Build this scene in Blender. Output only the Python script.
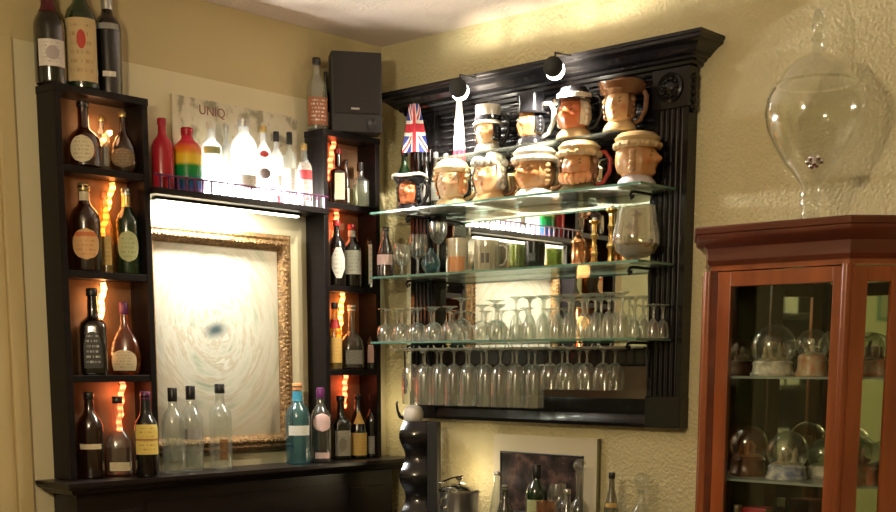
import bpy, math, random
from mathutils import Vector, Matrix
random.seed(7)
PI = math.pi
S = bpy.context.scene
for o in list(bpy.data.objects):
    bpy.data.objects.remove(o)
COL = S.collection

# ------------------------------------------------------------------ camera
# room frame: the corner is the origin, left wall is the plane y=0 (x<0), right wall is the plane x=0 (y<0)
FPX, CX, CY = 1232.0, 448.0, 558.0
def _n(v):
    l = math.sqrt(sum(a*a for a in v)); return [a/l for a in v]
def _dot(a, b): return sum(x*y for x, y in zip(a, b))
AX = _n((1590-CX, CY-367.0, FPX))
ay = (-915-CX, CY-362.0, FPX)
k_ = _dot(AX, ay)
AY = _n([ay[i]-k_*AX[i] for i in range(3)])
AZ = [AX[1]*AY[2]-AX[2]*AY[1], AX[2]*AY[0]-AX[0]*AY[2], AX[0]*AY[1]-AX[1]*AY[0]]
if AZ[1] < 0: AZ = [-a for a in AZ]
RIGHT = Vector((AX[0], AY[0], AZ[0])); UP = Vector((AX[1], AY[1], AZ[1])); FWD = Vector((AX[2], AY[2], AZ[2]))
CAM = Vector((-3.412, -3.468, 1.43))
cam_d = bpy.data.cameras.new('camera'); cam = bpy.data.objects.new('camera', cam_d); COL.objects.link(cam)
m3 = Matrix((RIGHT, UP, -FWD)).transposed()
cam.matrix_world = Matrix.Translation(CAM) @ m3.to_4x4()
cam_d.sensor_width = 36.0; cam_d.lens = 36.0*FPX/896.0
cam_d.shift_x = 0.0; cam_d.shift_y = (CY-256.0)/896.0
cam_d.clip_start = 0.05
S.camera = cam

# ------------------------------------------------------------------ view, world, lights
S.view_settings.view_transform = 'Standard'; S.view_settings.look = 'None'
S.view_settings.exposure = 0.15; S.view_settings.gamma = 1.0; S.view_settings.use_curve_mapping = False
S.cycles.max_bounces = 14; S.cycles.transparent_max_bounces = 40
S.cycles.diffuse_bounces = 4; S.cycles.glossy_bounces = 6; S.cycles.transmission_bounces = 8
S.cycles.caustics_reflective = False; S.cycles.caustics_refractive = False
S.cycles.sample_clamp_indirect = 6.0
w = bpy.data.worlds.new('world'); S.world = w; w.use_nodes = True
w.node_tree.nodes['Background'].inputs[0].default_value = (1.0, 0.85, 0.6, 1)
w.node_tree.nodes['Background'].inputs[1].default_value = 0.05
def lamp(name, kind, loc, energy, color=(1, .8, .5), radius=.03, **kw):
    d = bpy.data.lights.new(name, kind); o = bpy.data.objects.new(name, d); COL.objects.link(o)
    o.location = loc; d.energy = energy; d.color = color
    if kind in ('POINT', 'SPOT'): d.shadow_soft_size = radius
    for k, v in kw.items(): setattr(d, k, v)
    return o
def aim(o, tgt):
    o.rotation_euler = (Vector(tgt)-o.location).to_track_quat('-Z', 'Y').to_euler()
WARM = (1.0, .82, .53)
# ceiling chandelier of the room: four bulbs, behind and to the right of the camera's view line
for dx, dy in ((.09, 0), (-.09, 0), (0, .09), (0, -.09)):
    lamp('chandelier_bulb_light', 'POINT', (-3.0+dx, -1.95+dy, 2.12), 18, WARM, .03)
# strip lamp on top of the bottle shelf and strip lamp under it
a = lamp('shelf_top_light', 'AREA', (-.72, -.034, 2.00), 75, (1, .97, .92), shape='RECTANGLE', size=.40, size_y=.02); aim(a, (-.72, -.5, 1.93))
a = lamp('shelf_under_light', 'AREA', (-.90, -.085, 1.935), 12.5, (1, .97, .91), shape='RECTANGLE', size=.34, size_y=.025); aim(a, (-.90, 0, 1.70))
# added fill lights below the mirror, no known fitting: over counter, in corner
lamp('counter_fill_light', 'POINT', (-.10, -.50, 1.03), .5, (1, .82, .5), .02)
lamp('corner_fill_light', 'POINT', (-.11, -.10, 1.26), .35, (1, .85, .55), .02)

# ------------------------------------------------------------------ placing helpers
def on_line(px, p0, ax):
    p0 = Vector(p0); ax = Vector(ax); u = px-CX
    t = (u*FWD.dot(p0-CAM) - FPX*RIGHT.dot(p0-CAM))/(FPX*RIGHT.dot(ax) - u*FWD.dot(ax))
    return p0 + t*ax
def XL(px, d, z): return on_line(px, (0, -d, z), (1, 0, 0)).x      # x of a point d in front of the left wall
def YR(px, d, z): return on_line(px, (-d, 0, z), (0, 1, 0)).y      # y of a point d in front of the right wall
def ray(px, py): return RIGHT*(px-CX) + UP*(CY-py) + FWD*FPX
def rw(px, py, d=0.0):
    r = ray(px, py); return CAM + r*((-d-CAM.x)/r.x)
def lw(px, py, d=0.0):
    r = ray(px, py); return CAM + r*((-d-CAM.y)/r.y)

# ------------------------------------------------------------------ materials
MATS = {}
class NT:
    def __init__(s, name):
        s.m = bpy.data.materials.new(name); s.m.use_nodes = True; s.t = s.m.node_tree; s.t.nodes.clear()
        s.out = s.t.nodes.new('ShaderNodeOutputMaterial'); MATS[name] = s.m
    def n(s, ty, **kw):
        nd = s.t.nodes.new(ty)
        for k, v in kw.items():
            if isinstance(k, str) and k.startswith('i_'):
                nd.inputs[k[2:].replace('_', ' ')].default_value = v
            else: setattr(nd, k, v)
        return nd
    def l(s, a, b): s.t.links.new(a, b)
def c4(c): return (c[0], c[1], c[2], 1.0)
def mat(name, col, rough=.5, metal=0., noise=0., nscale=20., bump=0., bscale=120., spec=.5, coat=0., col2=None, stretch=None, sss=0):
    if name in MATS: return MATS[name]
    t = NT(name); b = t.n('ShaderNodeBsdfPrincipled')
    b.inputs['Roughness'].default_value = rough; b.inputs['Metallic'].default_value = metal
    b.inputs['Specular IOR Level'].default_value = spec; b.inputs['Coat Weight'].default_value = coat
    b.inputs['Base Color'].default_value = c4(col)
    tc = t.n('ShaderNodeTexCoord'); src = tc.outputs['Object']
    if stretch:
        mp = t.n('ShaderNodeMapping'); mp.inputs['Scale'].default_value = stretch; t.l(src, mp.inputs[0]); src = mp.outputs[0]
    if col2 or noise:
        nz = t.n('ShaderNodeTexNoise'); nz.inputs['Scale'].default_value = nscale; nz.inputs['Detail'].default_value = 5; t.l(src, nz.inputs[0])
        r = t.n('ShaderNodeValToRGB'); r.color_ramp.elements[0].position = .35; r.color_ramp.elements[1].position = .68
        c2 = col2 or tuple(c*(1-noise) for c in col)
        r.color_ramp.elements[0].color = c4(c2); r.color_ramp.elements[1].color = c4(col)
        t.l(nz.outputs[0], r.inputs[0]); t.l(r.outputs[0], b.inputs['Base Color'])
    if bump:
        nz2 = t.n('ShaderNodeTexNoise'); nz2.inputs['Scale'].default_value = bscale; nz2.inputs['Detail'].default_value = 4; t.l(src, nz2.inputs[0])
        bm = t.n('ShaderNodeBump'); bm.inputs['Strength'].default_value = bump; bm.inputs['Distance'].default_value = .01
        t.l(nz2.outputs[0], bm.inputs['Height']); t.l(bm.outputs[0], b.inputs['Normal'])
    t.l(b.outputs[0], t.out.inputs[0]); return t.m
def glass(name, tint=(.97, .98, .96), haze=0.0, hazecol=(.8, .82, .78), rough=.18, f0=.09, f1=.80, tf=.5):
    """thin-walled glass: straight-through tint + mirror reflection by angle + a little surface haze"""
    if name in MATS: return MATS[name]
    t = NT(name); tr = t.n('ShaderNodeBsdfTransparent'); tr.inputs[0].default_value = c4(tint)
    gl = t.n('ShaderNodeBsdfGlossy'); gl.inputs['Roughness'].default_value = rough; gl.inputs[0].default_value = (1, 1, 1, 1)
    lwt = t.n('ShaderNodeLayerWeight'); lwt.inputs[0].default_value = .5
    pw_ = t.n('ShaderNodeMath', operation='POWER'); t.l(lwt.outputs['Facing'], pw_.inputs[0]); pw_.inputs[1].default_value = 2.6
    fr = t.n('ShaderNodeMath', operation='MULTIPLY_ADD'); t.l(pw_.outputs[0], fr.inputs[0]); fr.inputs[1].default_value = f1; fr.inputs[2].default_value = f0
    base = tr.outputs[0]
    if haze:
        df = t.n('ShaderNodeBsdfDiffuse'); df.inputs[0].default_value = c4(hazecol)
        tl = t.n('ShaderNodeBsdfTranslucent'); tl.inputs[0].default_value = c4(hazecol)
        m0 = t.n('ShaderNodeMixShader'); m0.inputs[0].default_value = tf; t.l(df.outputs[0], m0.inputs[1]); t.l(tl.outputs[0], m0.inputs[2])
        m1 = t.n('ShaderNodeMixShader'); m1.inputs[0].default_value = haze; t.l(base, m1.inputs[1]); t.l(m0.outputs[0], m1.inputs[2]); base = m1.outputs[0]
    mx = t.n('ShaderNodeMixShader'); t.l(fr.outputs[0], mx.inputs[0]); t.l(base, mx.inputs[1]); t.l(gl.outputs[0], mx.inputs[2])
    t.l(mx.outputs[0], t.out.inputs[0]); return t.m
def emit(name, col, strength):
    if name in MATS: return MATS[name]
    t = NT(name); e = t.n('ShaderNodeEmission'); e.inputs[0].default_value = c4(col); e.inputs[1].default_value = strength
    t.l(e.outputs[0], t.out.inputs[0]); return t.m
def label_mat(name, base, ink, band=None, ring=None, rough=.6, marks=.5):
    """printed label: paper colour, a printed border, rows of small print and optional colour band / round emblem (generated coords)"""
    if name in MATS: return MATS[name]
    t = NT(name); b = t.n('ShaderNodeBsdfPrincipled'); b.inputs['Roughness'].default_value = rough
    tc = t.n('ShaderNodeTexCoord'); sp = t.n('ShaderNodeSeparateXYZ'); t.l(tc.outputs['Generated'], sp.inputs[0])
    def math_(op, a, bb=None, v=None):
        nd = t.n('ShaderNodeMath', operation=op)
        if hasattr(a, 'links'): t.l(a, nd.inputs[0])
        else: nd.inputs[0].default_value = a
        if bb is not None:
            if hasattr(bb, 'links'): t.l(bb, nd.inputs[1])
            else: nd.inputs[1].default_value = bb
        return nd.outputs[0]
    col = None
    def mixc(fac, a, bcol):
        nd = t.n('ShaderNodeMix', data_type='RGBA'); t.l(fac, nd.inputs[0])
        if hasattr(a, 'links'): t.l(a, nd.inputs[6])
        else: nd.inputs[6].default_value = c4(a)
        nd.inputs[7].default_value = c4(bcol); return nd.outputs[2]
    # rows of print
    mp = t.n('ShaderNodeMapping'); mp.inputs['Scale'].default_value = (9, 1, 1); t.l(tc.outputs['Generated'], mp.inputs[0])
    z8 = math_('MULTIPLY', sp.outputs[2], 7.0); fr = math_('FRACT', z8); row = math_('LESS_THAN', fr, .42)
    fl = math_('FLOOR', z8); cb = t.n('ShaderNodeCombineXYZ'); t.l(math_('MULTIPLY', sp.outputs[0], 14.0), cb.inputs[0]); t.l(fl, cb.inputs[2])
    wn = t.n('ShaderNodeTexNoise'); wn.inputs['Scale'].default_value = 1.7; t.l(cb.outputs[0], wn.inputs[0])
    on = math_('GREATER_THAN', wn.outputs[0], .52); ed = math_('MULTIPLY', math_('GREATER_THAN', sp.outputs[0], .14), math_('LESS_THAN', sp.outputs[0], .86))
    ed = math_('MULTIPLY', ed, math_('MULTIPLY', math_('GREATER_THAN', sp.outputs[2], .1), math_('LESS_THAN', sp.outputs[2], .9)))
    ink_f = math_('MULTIPLY', math_('MULTIPLY', row, on), math_('MULTIPLY', ed, marks))
    col = mixc(ink_f, base, ink)
    if band:
        bf = math_('MULTIPLY', math_('GREATER_THAN', sp.outputs[2], band[0]), math_('LESS_THAN', sp.outputs[2], band[1])); col = mixc(bf, col, band[2])
    if ring:
        dx = math_('SUBTRACT', sp.outputs[0], .5); dz = math_('SUBTRACT', sp.outputs[2], ring[1])
        rr = math_('SQRT', math_('ADD', math_('MULTIPLY', dx, dx), math_('MULTIPLY', dz, dz)))
        col = mixc(math_('LESS_THAN', rr, ring[0]), col, ring[2])
    t.l(col, b.inputs['Base Color']); t.l(b.outputs[0], t.out.inputs[0]); return t.m

# room surfaces
def wall_mat(name, col, col2, bump=.5, scale=55):
    t = NT(name); b = t.n('ShaderNodeBsdfPrincipled'); b.inputs['Roughness'].default_value = .55
    tc = t.n('ShaderNodeTexCoord'); nz = t.n('ShaderNodeTexNoise'); nz.inputs['Scale'].default_value = 2.2; nz.inputs['Detail'].default_value = 6
    t.l(tc.outputs['Object'], nz.inputs[0]); r = t.n('ShaderNodeValToRGB'); r.color_ramp.elements[0].position = .3; r.color_ramp.elements[1].position = .7
    r.color_ramp.elements[0].color = c4(col2); r.color_ramp.elements[1].color = c4(col); t.l(nz.outputs[0], r.inputs[0]); t.l(r.outputs[0], b.inputs['Base Color'])
    n2 = t.n('ShaderNodeTexNoise'); n2.inputs['Scale'].default_value = scale; n2.inputs['Detail'].default_value = 5; n2.inputs['Roughness'].default_value = .6; t.l(tc.outputs['Object'], n2.inputs[0])
    v = t.n('ShaderNodeTexVoronoi', feature='SMOOTH_F1'); v.inputs['Scale'].default_value = scale*.9; t.l(tc.outputs['Object'], v.inputs[0])
    ad = t.n('ShaderNodeMath', operation='MULTIPLY'); t.l(n2.outputs[0], ad.inputs[0]); t.l(v.outputs[0], ad.inputs[1])
    bm = t.n('ShaderNodeBump'); bm.inputs['Strength'].default_value = bump; bm.inputs['Distance'].default_value = .012; t.l(ad.outputs[0], bm.inputs['Height'])
    t.l(bm.outputs[0], b.inputs['Normal']); t.l(b.outputs[0], t.out.inputs[0]); return t.m
W_LEFT = wall_mat('wall_left_paint', (.57, .465, .245), (.53, .43, .225), .12, 40)
W_PANEL = wall_mat('cream_panel_paint', (.72, .64, .42), (.67, .60, .39), .08, 40)
W_RIGHT = wall_mat('wall_right_stipple', (.76, .67, .39), (.70, .615, .35), .75, 120)
W_CEIL = wall_mat('ceiling_stipple', (.84, .71, .61), (.78, .65, .56), .6, 90)
W_OTHER = wall_mat('far_wall_paint', (.66, .68, .42), (.62, .64, .40), .2, 60)
FLOOR = mat('floor_carpet', (.16, .09, .06), .9, noise=.4, nscale=60)
BLACKW = mat('black_stained_wood', (.012, .009, .009), .38, noise=.3, nscale=8, stretch=(1, 1, 8), bump=.08, bscale=60, spec=.2)
BLACKG = mat('black_gloss_paint', (.010, .009, .010), .22, bump=.02, bscale=40, coat=.18, spec=.35)
DARKW = mat('mantel_dark_wood', (.016, .011, .010), .35, noise=.4, nscale=10, stretch=(1, 1, 6))
MAHOG = mat('mahogany', (.38, .10, .028), .28, col2=(.25, .06, .017), nscale=5, stretch=(4, 4, .6), coat=.5)
MAHOG_D = mat('mahogany_dark', (.15, .034, .014), .3, col2=(.09, .02, .01), nscale=5, stretch=(.8, .8, 4), coat=.4)
CHROME = mat('chrome', (.8, .8, .8), .15, 1.0)
WHITEWIRE = mat('white_wire', (.75, .72, .66), .35)
BRASS = mat('brass', (.75, .48, .16), .2, 1.0)
COPPER = mat('copper', (.75, .36, .18), .22, 1.0)
BLACKIRON = mat('black_iron', (.008, .008, .008), .5)
MIRROR = mat('mirror_silver', (.80, .82, .76), .015, 1.0)
MIRROR_OLD = mat('cabinet_mirror', (.62, .70, .50), .03, 1.0)
GLASS = glass('clear_glass', (.90, .92, .88), .10)
GLASS_ST = glass('stemware_glass', (.93, .95, .91), .06, (.9, .9, .82), .22, .17, .8)
GLASS_SH = glass('shelf_glass', (.74, .86, .80), .50, (.84, .95, .90), .08, .05, .35)
GLASS_S1 = glass('top_shelf_glass', (.80, .90, .85), .75, (.92, .97, .94), .1, .04, .2, .8)
GLASS_SU = glass('shelf_clear_side', (.88, .95, .91), .06, (.84, .95, .90), .05, .03, .22)
GLASS_EDGE = mat('glass_edge_green', (.12, .26, .20), .15, spec=.6)
GLASS_DOOR = glass('door_glass', (.97, .98, .95), 0, rough=.02, f0=.02, f1=.6)
FROST = glass('frosted_glass', (.8, .82, .8), .65, (.9, .9, .88), .35)
GLASS_BLUE = glass('blue_glass', (.35, .62, .68), .12, (.2, .5, .6))
GLASS_TEAL = glass('teal_glass', (.15, .5, .5), .2, (.05, .4, .42))
GLASS_GREEN = glass('green_glass', (.10, .30, .10), .35, (.02, .10, .03))
GLASS_AMBER = glass('amber_glass', (.75, .32, .08), .2, (.35, .12, .02))
GLASS_BROWN = glass('brown_glass', (.30, .10, .03), .5, (.06, .02, .01))
GLASS_DARK = glass('dark_bottle_glass', (.10, .06, .04), .75, (.012, .009, .008))
GLASS_YEL = glass('yellow_glass', (.85, .66, .22), .35, (.6, .45, .12))
GLASS_SMOKE = glass('smoky_glass', (.55, .55, .5), .25, (.25, .24, .2))
WHISKY = glass('whisky_liquid', (.72, .36, .10), .1, (.4, .16, .03))
RED_GLOSS = mat('red_gloss_bottle', (.42, .015, .03), .25)
BLACKCAP = mat('black_cap', (.012, .012, .012), .35)
REDCAP = mat('red_cap', (.45, .03, .03), .35)
GOLDCAP = mat('gold_cap', (.7, .5, .2), .3, .8)
SILVERCAP = mat('silver_cap', (.7, .7, .68), .3, .9)
WHITECAP = mat('white_cap', (.8, .78, .72), .4)
PURPLECAP = mat('purple_foil', (.12, .02, .10), .35)
ORANGECAP = mat('orange_foil', (.75, .28, .10), .4)
BLUEFOIL = mat('blue_foil', (.05, .28, .42), .35)
SPK_CLOTH = mat('speaker_cloth', (.030, .024, .023), .9, noise=.3, nscale=300, bump=.3, bscale=600)
SPK_BOX = mat('speaker_box', (.02, .019, .02), .5)

# ------------------------------------------------------------------ mesh building
class MB:
    def __init__(s): s.v = []; s.f = []; s.mi = []; s.cur = 0
    def add(s, vs, fs):
        b = len(s.v); s.v += [tuple(p) for p in vs]; s.f += [tuple(i+b for i in f) for f in fs]; s.mi += [s.cur]*len(fs); return s
    def box(s, x0, y0, z0, x1, y1, z1, rz=0, c=None):
        if x0 > x1: x0, x1 = x1, x0
        if y0 > y1: y0, y1 = y1, y0
        if z0 > z1: z0, z1 = z1, z0
        vs = [(x, y, z) for z in (z0, z1) for x, y in ((x0, y0), (x1, y0), (x1, y1), (x0, y1))]
        if rz:
            cx, cy = c or ((x0+x1)/2, (y0+y1)/2); ca, sa = math.cos(rz), math.sin(rz)
            vs = [(cx+(x-cx)*ca-(y-cy)*sa, cy+(x-cx)*sa+(y-cy)*ca, z) for x, y, z in vs]
        return s.add(vs, [(3, 2, 1, 0), (4, 5, 6, 7), (0, 1, 5, 4), (1, 2, 6, 5), (2, 3, 7, 6), (3, 0, 4, 7)])
    def lathe(s, prof, cx=0, cy=0, seg=24, sx=1., sy=1., n=2.0, a0=0, a1=2*PI, z=0):
        """prof: (r, z[, n]); superellipse section of exponent n"""
        full = abs(a1-a0-2*PI) < 1e-6; cnt = seg if full else seg+1; vs = []; fs = []
        for p in prof:
            r, zz = p[0], p[1]; e = p[2] if len(p) > 2 else n
            for i in range(cnt):
                t = a0+(a1-a0)*i/seg; ca, sa = math.cos(t), math.sin(t)
                if e != 2.0:
                    k = (abs(ca)**e+abs(sa)**e)**(-1/e)
                else: k = 1
                vs.append((cx+r*k*ca*sx, cy+r*k*sa*sy, z+zz))
        for j in range(len(prof)-1):
            for i in range(seg):
                i2 = (i+1) % cnt
                fs.append((j*cnt+i, j*cnt+i2, (j+1)*cnt+i2, (j+1)*cnt+i))
        return s.add(vs, fs)
    def tube(s, pts, r, seg=8, caps=True):
        pts = [Vector(p) for p in pts]; n = len(pts); rs = r if isinstance(r, (list, tuple)) else [r]*n
        vs = []; fs = []; prev = None
        for i, p in enumerate(pts):
            d = (pts[min(i+1, n-1)]-pts[max(i-1, 0)])
            d = d.normalized() if d.length > 1e-9 else Vector((0, 0, 1))
            if prev is None:
                u = d.orthogonal().normalized()
            else:
                u = (prev-d*prev.dot(d)); u = u.normalized() if u.length > 1e-6 else d.orthogonal().normalized()
            prev = u; w_ = d.cross(u)
            for k in range(seg):
                t = 2*PI*k/seg; vs.append(p+(u*math.cos(t)+w_*math.sin(t))*rs[i])
        for i in range(n-1):
            for k in range(seg):
                k2 = (k+1) % seg; fs.append((i*seg+k, i*seg+k2, (i+1)*seg+k2, (i+1)*seg+k))
        if caps:
            fs.append(tuple(range(seg-1, -1, -1))); fs.append(tuple((n-1)*seg+k for k in range(seg)))
        return s.add(vs, fs)
    def ball(s, c, r, sx=1, sy=1, sz=1, seg=14, rings=10):
        prof = [(max(1e-5, r*math.sin(PI*i/rings)), -r*math.cos(PI*i/rings)*sz) for i in range(rings+1)]
        return s.lathe(prof, c[0], c[1], seg, sx, sy, z=c[2])
    def prism(s, poly, z0, z1, axis='z'):
        n = len(poly)
        def P(a, b, c): return (a, b, c) if axis == 'z' else ((a, c, b) if axis == 'y' else (c, a, b))
        vs = [P(a, b, z0) for a, b in poly]+[P(a, b, z1) for a, b in poly]
        fs = [tuple(range(n-1, -1, -1)), tuple(range(n, 2*n))]+[(i, (i+1) % n, n+(i+1) % n, n+i) for i in range(n)]
        return s.add(vs, fs)
    def sweep(s, prof, path, side=1, caps=True):
        """profile (offset, z) swept along a 2-D path with mitred corners"""
        n = len(path); dirs = []
        for i in range(n-1):
            dx, dy = path[i+1][0]-path[i][0], path[i+1][1]-path[i][1]; l = math.hypot(dx, dy); dirs.append((dx/l, dy/l))
        vs = []; fs = []; m = len(prof)
        for i in range(n):
            d0 = dirs[max(i-1, 0)]; d1 = dirs[min(i, n-2)]
            n0 = (d0[1]*side, -d0[0]*side); n1 = (d1[1]*side, -d1[0]*side)
            mx, my = n0[0]+n1[0], n0[1]+n1[1]; l2 = (mx*mx+my*my)/2
            mx, my = mx/l2, my/l2
            for o, z in prof: vs.append((path[i][0]+mx*o, path[i][1]+my*o, z))
        for i in range(n-1):
            for j in range(m-1): fs.append((i*m+j, i*m+j+1, (i+1)*m+j+1, (i+1)*m+j))
        if caps:
            fs.append(tuple(range(m))); fs.append(tuple((n-1)*m+j for j in range(m-1, -1, -1)))
        return s.add(vs, fs)
    def build(s, name, material, parent=None, loc=None, rz=0, smooth=40, bevel=0):
        me = bpy.data.meshes.new(name); me.from_pydata(s.v, [], s.f); me.validate()
        for mm in (material if isinstance(material, (list, tuple)) else [material]): me.materials.append(mm)
        if len(s.mi) == len(me.polygons): me.polygons.foreach_set('material_index', s.mi)
        import bmesh
        bm = bmesh.new(); bm.from_mesh(me); bmesh.ops.recalc_face_normals(bm, faces=bm.faces)
        if bevel:
            bmesh.ops.bevel(bm, geom=[e for e in bm.edges if len(e.link_faces) == 2 and e.calc_face_angle(0) > .7], offset=bevel, segments=2, affect='EDGES', profile=.6)
        bm.to_mesh(me); bm.free()
        if smooth:
            me.polygons.foreach_set('use_smooth', [True]*len(me.polygons)); me.set_sharp_from_angle(angle=math.radians(smooth))
        o = bpy.data.objects.new(name, me); COL.objects.link(o)
        if parent is not None: o.parent = parent
        if loc is not None: o.location = loc
        if rz: o.rotation_euler = (0, 0, rz)
        return o
def tag(o, label, cat, group=None):
    o['label'] = label; o['category'] = cat
    if group: o['group'] = group
    return o
def thing(name, label, cat, loc=(0, 0, 0), rz=0, group=None):
    o = bpy.data.objects.new(name, None); COL.objects.link(o); o.location = loc; o.rotation_euler = (0, 0, rz); o.empty_display_size = .05
    return tag(o, label, cat, group)
def struct(o): o['kind'] = 'structure'; return o
def dup(root, loc, rz=None, label=None, group=None, scale=None):
    r = root.copy(); COL.objects.link(r); r.location = loc
    if rz is not None: r.rotation_euler = (0, 0, rz)
    if scale: r.scale = (scale,)*3
    if label: r['label'] = label
    if group: r['group'] = group
    for ch in list(root.children):
        c = ch.copy(); COL.objects.link(c); c.parent = r
        for g in list(ch.children):
            d = g.copy(); COL.objects.link(d); d.parent = c
    return r

# ------------------------------------------------------------------ the room
H = 2.604
RX, RY = -6.2, -6.0
struct(MB().box(RX-.1, RY-.1, -.1, .1, .1, 0).build('floor', FLOOR, smooth=0))
struct(MB().box(RX-.1, RY-.1, H, .1, .1, H+.1).build('ceiling', W_CEIL, smooth=0))
struct(MB().box(RX-.1, 0, 0, 0, .1, H).build('wall_left', W_LEFT, smooth=0))
struct(MB().box(0, RY-.1, 0, .1, .1, H).build('wall_right', W_RIGHT, smooth=0))
struct(MB().box(RX-.1, RY, 0, RX, 0, H).build('wall_back', W_OTHER, smooth=0))
struct(MB().box(RX, RY-.1, 0, 0, RY, H).build('wall_front', W_OTHER, smooth=0))
# cream lower lining of the left wall, ending in a rail at picture-rail height
struct(MB().box(-1.62, -.012, 0, 0, 0, 2.358).build('trim_1', W_PANEL, smooth=0))
struct(MB().box(-1.565, -.032, 0, -1.515, -.012, 2.358).box(-1.62, -.02, 0, -1.565, -.012, 2.358).build('trim_2', W_LEFT, smooth=0, bevel=.004))
struct(MB().box(RX, -.012, 0, -1.62, 0, H).build('trim_3', W_OTHER, smooth=0))
W0 = -.0125   # face of the lining

# ------------------------------------------------------------------ mantel shelf below the bar
LZ = 1.08
mt = thing('mantel_shelf', 'long dark wooden mantel ledge with moulded edge, carrying both bottle towers', 'mantel', (-.78, -.1, 0))
def rel(mb, root): # shift world coords into the root's frame (no rotation)
    lx, ly, lz = root.location; mb.v = [(x-lx, y-ly, z-lz) for x, y, z in mb.v]; return mb
rel(MB().sweep([(-.18, LZ), (0, LZ), (.0, LZ-.012), (-.006, LZ-.02), (-.02, LZ-.024), (-.03, LZ-.036), (-.05, LZ-.042), (-.18, LZ-.042)],
    [(-1.50, W0), (-1.50, -.205), (-.02, -.205)], side=1).box(-1.45, -.16, LZ-.03, -.03, W0, LZ-.002), mt).build('ledge', DARKW, mt, smooth=30)
rel(MB().box(-1.44, -.145, 0, -.10, W0, LZ-.04).box(-1.40, -.152, .06, -1.22, -.145, LZ-.10).box(-.32, -.152, .06, -.14, -.145, LZ-.10)
    .box(-1.20, -.150, LZ-.16, -.34, -.145, LZ-.08), mt).build('front_panel', DARKW, mt, smooth=0)

# ------------------------------------------------------------------ bottle towers
TD = .112; BT = .021
def tower(x0, x1, ztop, shelves, label):
    t = thing('bottle_tower', label, 'shelf unit', ((x0+x1)/2, -TD/2, LZ))
    def bx(*a): return rel(MB().box(*a), t)
    bx(x0, -TD, LZ+.001, x0+BT, W0, ztop-BT).build('side_panel', BLACKW, t, smooth=0, bevel=.0015)
    bx(x1-BT, -TD, LZ+.001, x1, W0, ztop-BT).build('side_panel', BLACKW, t, smooth=0, bevel=.0015)
    bx(x0-.002, -TD-.002, ztop-BT, x1+.002, W0, ztop).build('top_board', BLACKW, t, smooth=0, bevel=.0015)
    for z in shelves:
        bx(x0+BT, -TD+.002, z-BT, x1-BT, W0, z).build('shelf_board', BLACKW, t, smooth=0, bevel=.0015)
    return t
LT0, LT1 = -1.436, -1.119
RT0, RT1 = -.398, -.122
LSH = (2.01, 1.706, 1.396); RSH = (2.0, 1.711, 1.412)
LTOP, RTOP = 2.235, 2.246
tower(LT0, LT1, LTOP, LSH, 'tall narrow black open bottle shelf tower on the left end of the mantel')
tower(RT0, RT1, RTOP, RSH, 'tall narrow black open bottle shelf tower in the corner under the speaker')

BACKP = mat('tower_back_wood', (.30, .17, .09), .5, noise=.3, nscale=12)
for x0, x1, zt, rn in ((LT0, LT1, LTOP, 0), (RT0, RT1, RTOP, 1)):
    t = [o for o in COL.objects if o.name.startswith('bottle_tower')][rn]
    rel(MB().box(x0+BT, W0-.004, LZ+.001, x1-BT, W0, zt-BT), t).build('back_panel', BACKP, t, smooth=0)
def rope_mat(name, col, strength, scale):
    t = NT(name); e = t.n('ShaderNodeEmission'); e.inputs[0].default_value = c4(col)
    tc = t.n('ShaderNodeTexCoord'); sp = t.n('ShaderNodeSeparateXYZ'); t.l(tc.outputs['Object'], sp.inputs[0])
    a = t.n('ShaderNodeMath', operation='MULTIPLY'); t.l(sp.outputs[2], a.inputs[0]); a.inputs[1].default_value = scale
    b = t.n('ShaderNodeMath', operation='SINE'); t.l(a.outputs[0], b.inputs[0])
    m = t.n('ShaderNodeMapRange'); t.l(b.outputs[0], m.inputs[0]); m.inputs[1].default_value = -1; m.inputs[2].default_value = 1
    m.inputs[3].default_value = strength*.25; m.inputs[4].default_value = strength
    t.l(m.outputs[0], e.inputs[1]); t.l(e.outputs[0], t.out.inputs[0]); return t.m
ROPE_A = rope_mat('amber_rope_glow', (1, .30, .06), 12, 2*PI/.022)
ROPE_B = rope_mat('red_rope_glow', (1, .16, .05), 9, 2*PI/.022)
ROPE_C = rope_mat('warm_rope_glow', (1, .42, .14), 16, 2*PI/.022)
def rope(px, z0, z1, m, label, lean=0.0):
    x = XL(px, .03, (z0+z1)/2)
    t = thing('rope_light', label, 'rope light', (x, -.0285, z0), 0, 'rope lights in the bottle towers')
    n = 12
    MB().tube([(lean*(i/n-.5)+.004*math.sin(i*1.9), .001*math.sin(i), (z1-z0)*i/n) for i in range(n+1)], .0085, 8).build('light_tube', m, t)
    MB().box(-.006+lean/2, .004, z1-z0-.012, .006+lean/2, .0113, z1-z0-.004).build('clip', BLACKCAP, t, smooth=0)
rope(101, 2.06, 2.14, ROPE_C, 'glowing rope light slanting in the top bay of the left tower', .07)
rope(107, 1.81, 1.985, ROPE_A, 'glowing rope light in the second bay from top of left tower', .05)
rope(101, 1.46, 1.68, ROPE_C, 'glowing amber rope light above the black labelled bottle in left tower', .03)
rope(121, 1.22, 1.375, ROPE_B, 'glowing red rope light in the lowest bay of the left tower', .02)
rope(331, 2.09, 2.23, ROPE_B, 'dim red rope light in the top bay of the corner tower', .03)
rope(335, 1.82, 1.98, ROPE_B, 'red rope light behind the white labelled bottles in corner tower', .02)
rope(341, 1.53, 1.69, ROPE_A, 'bright orange rope light in the third bay of the corner tower', .02)
rope(345, 1.27, 1.395, ROPE_B, 'red rope light in the lowest bay of the corner tower', .01)
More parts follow.
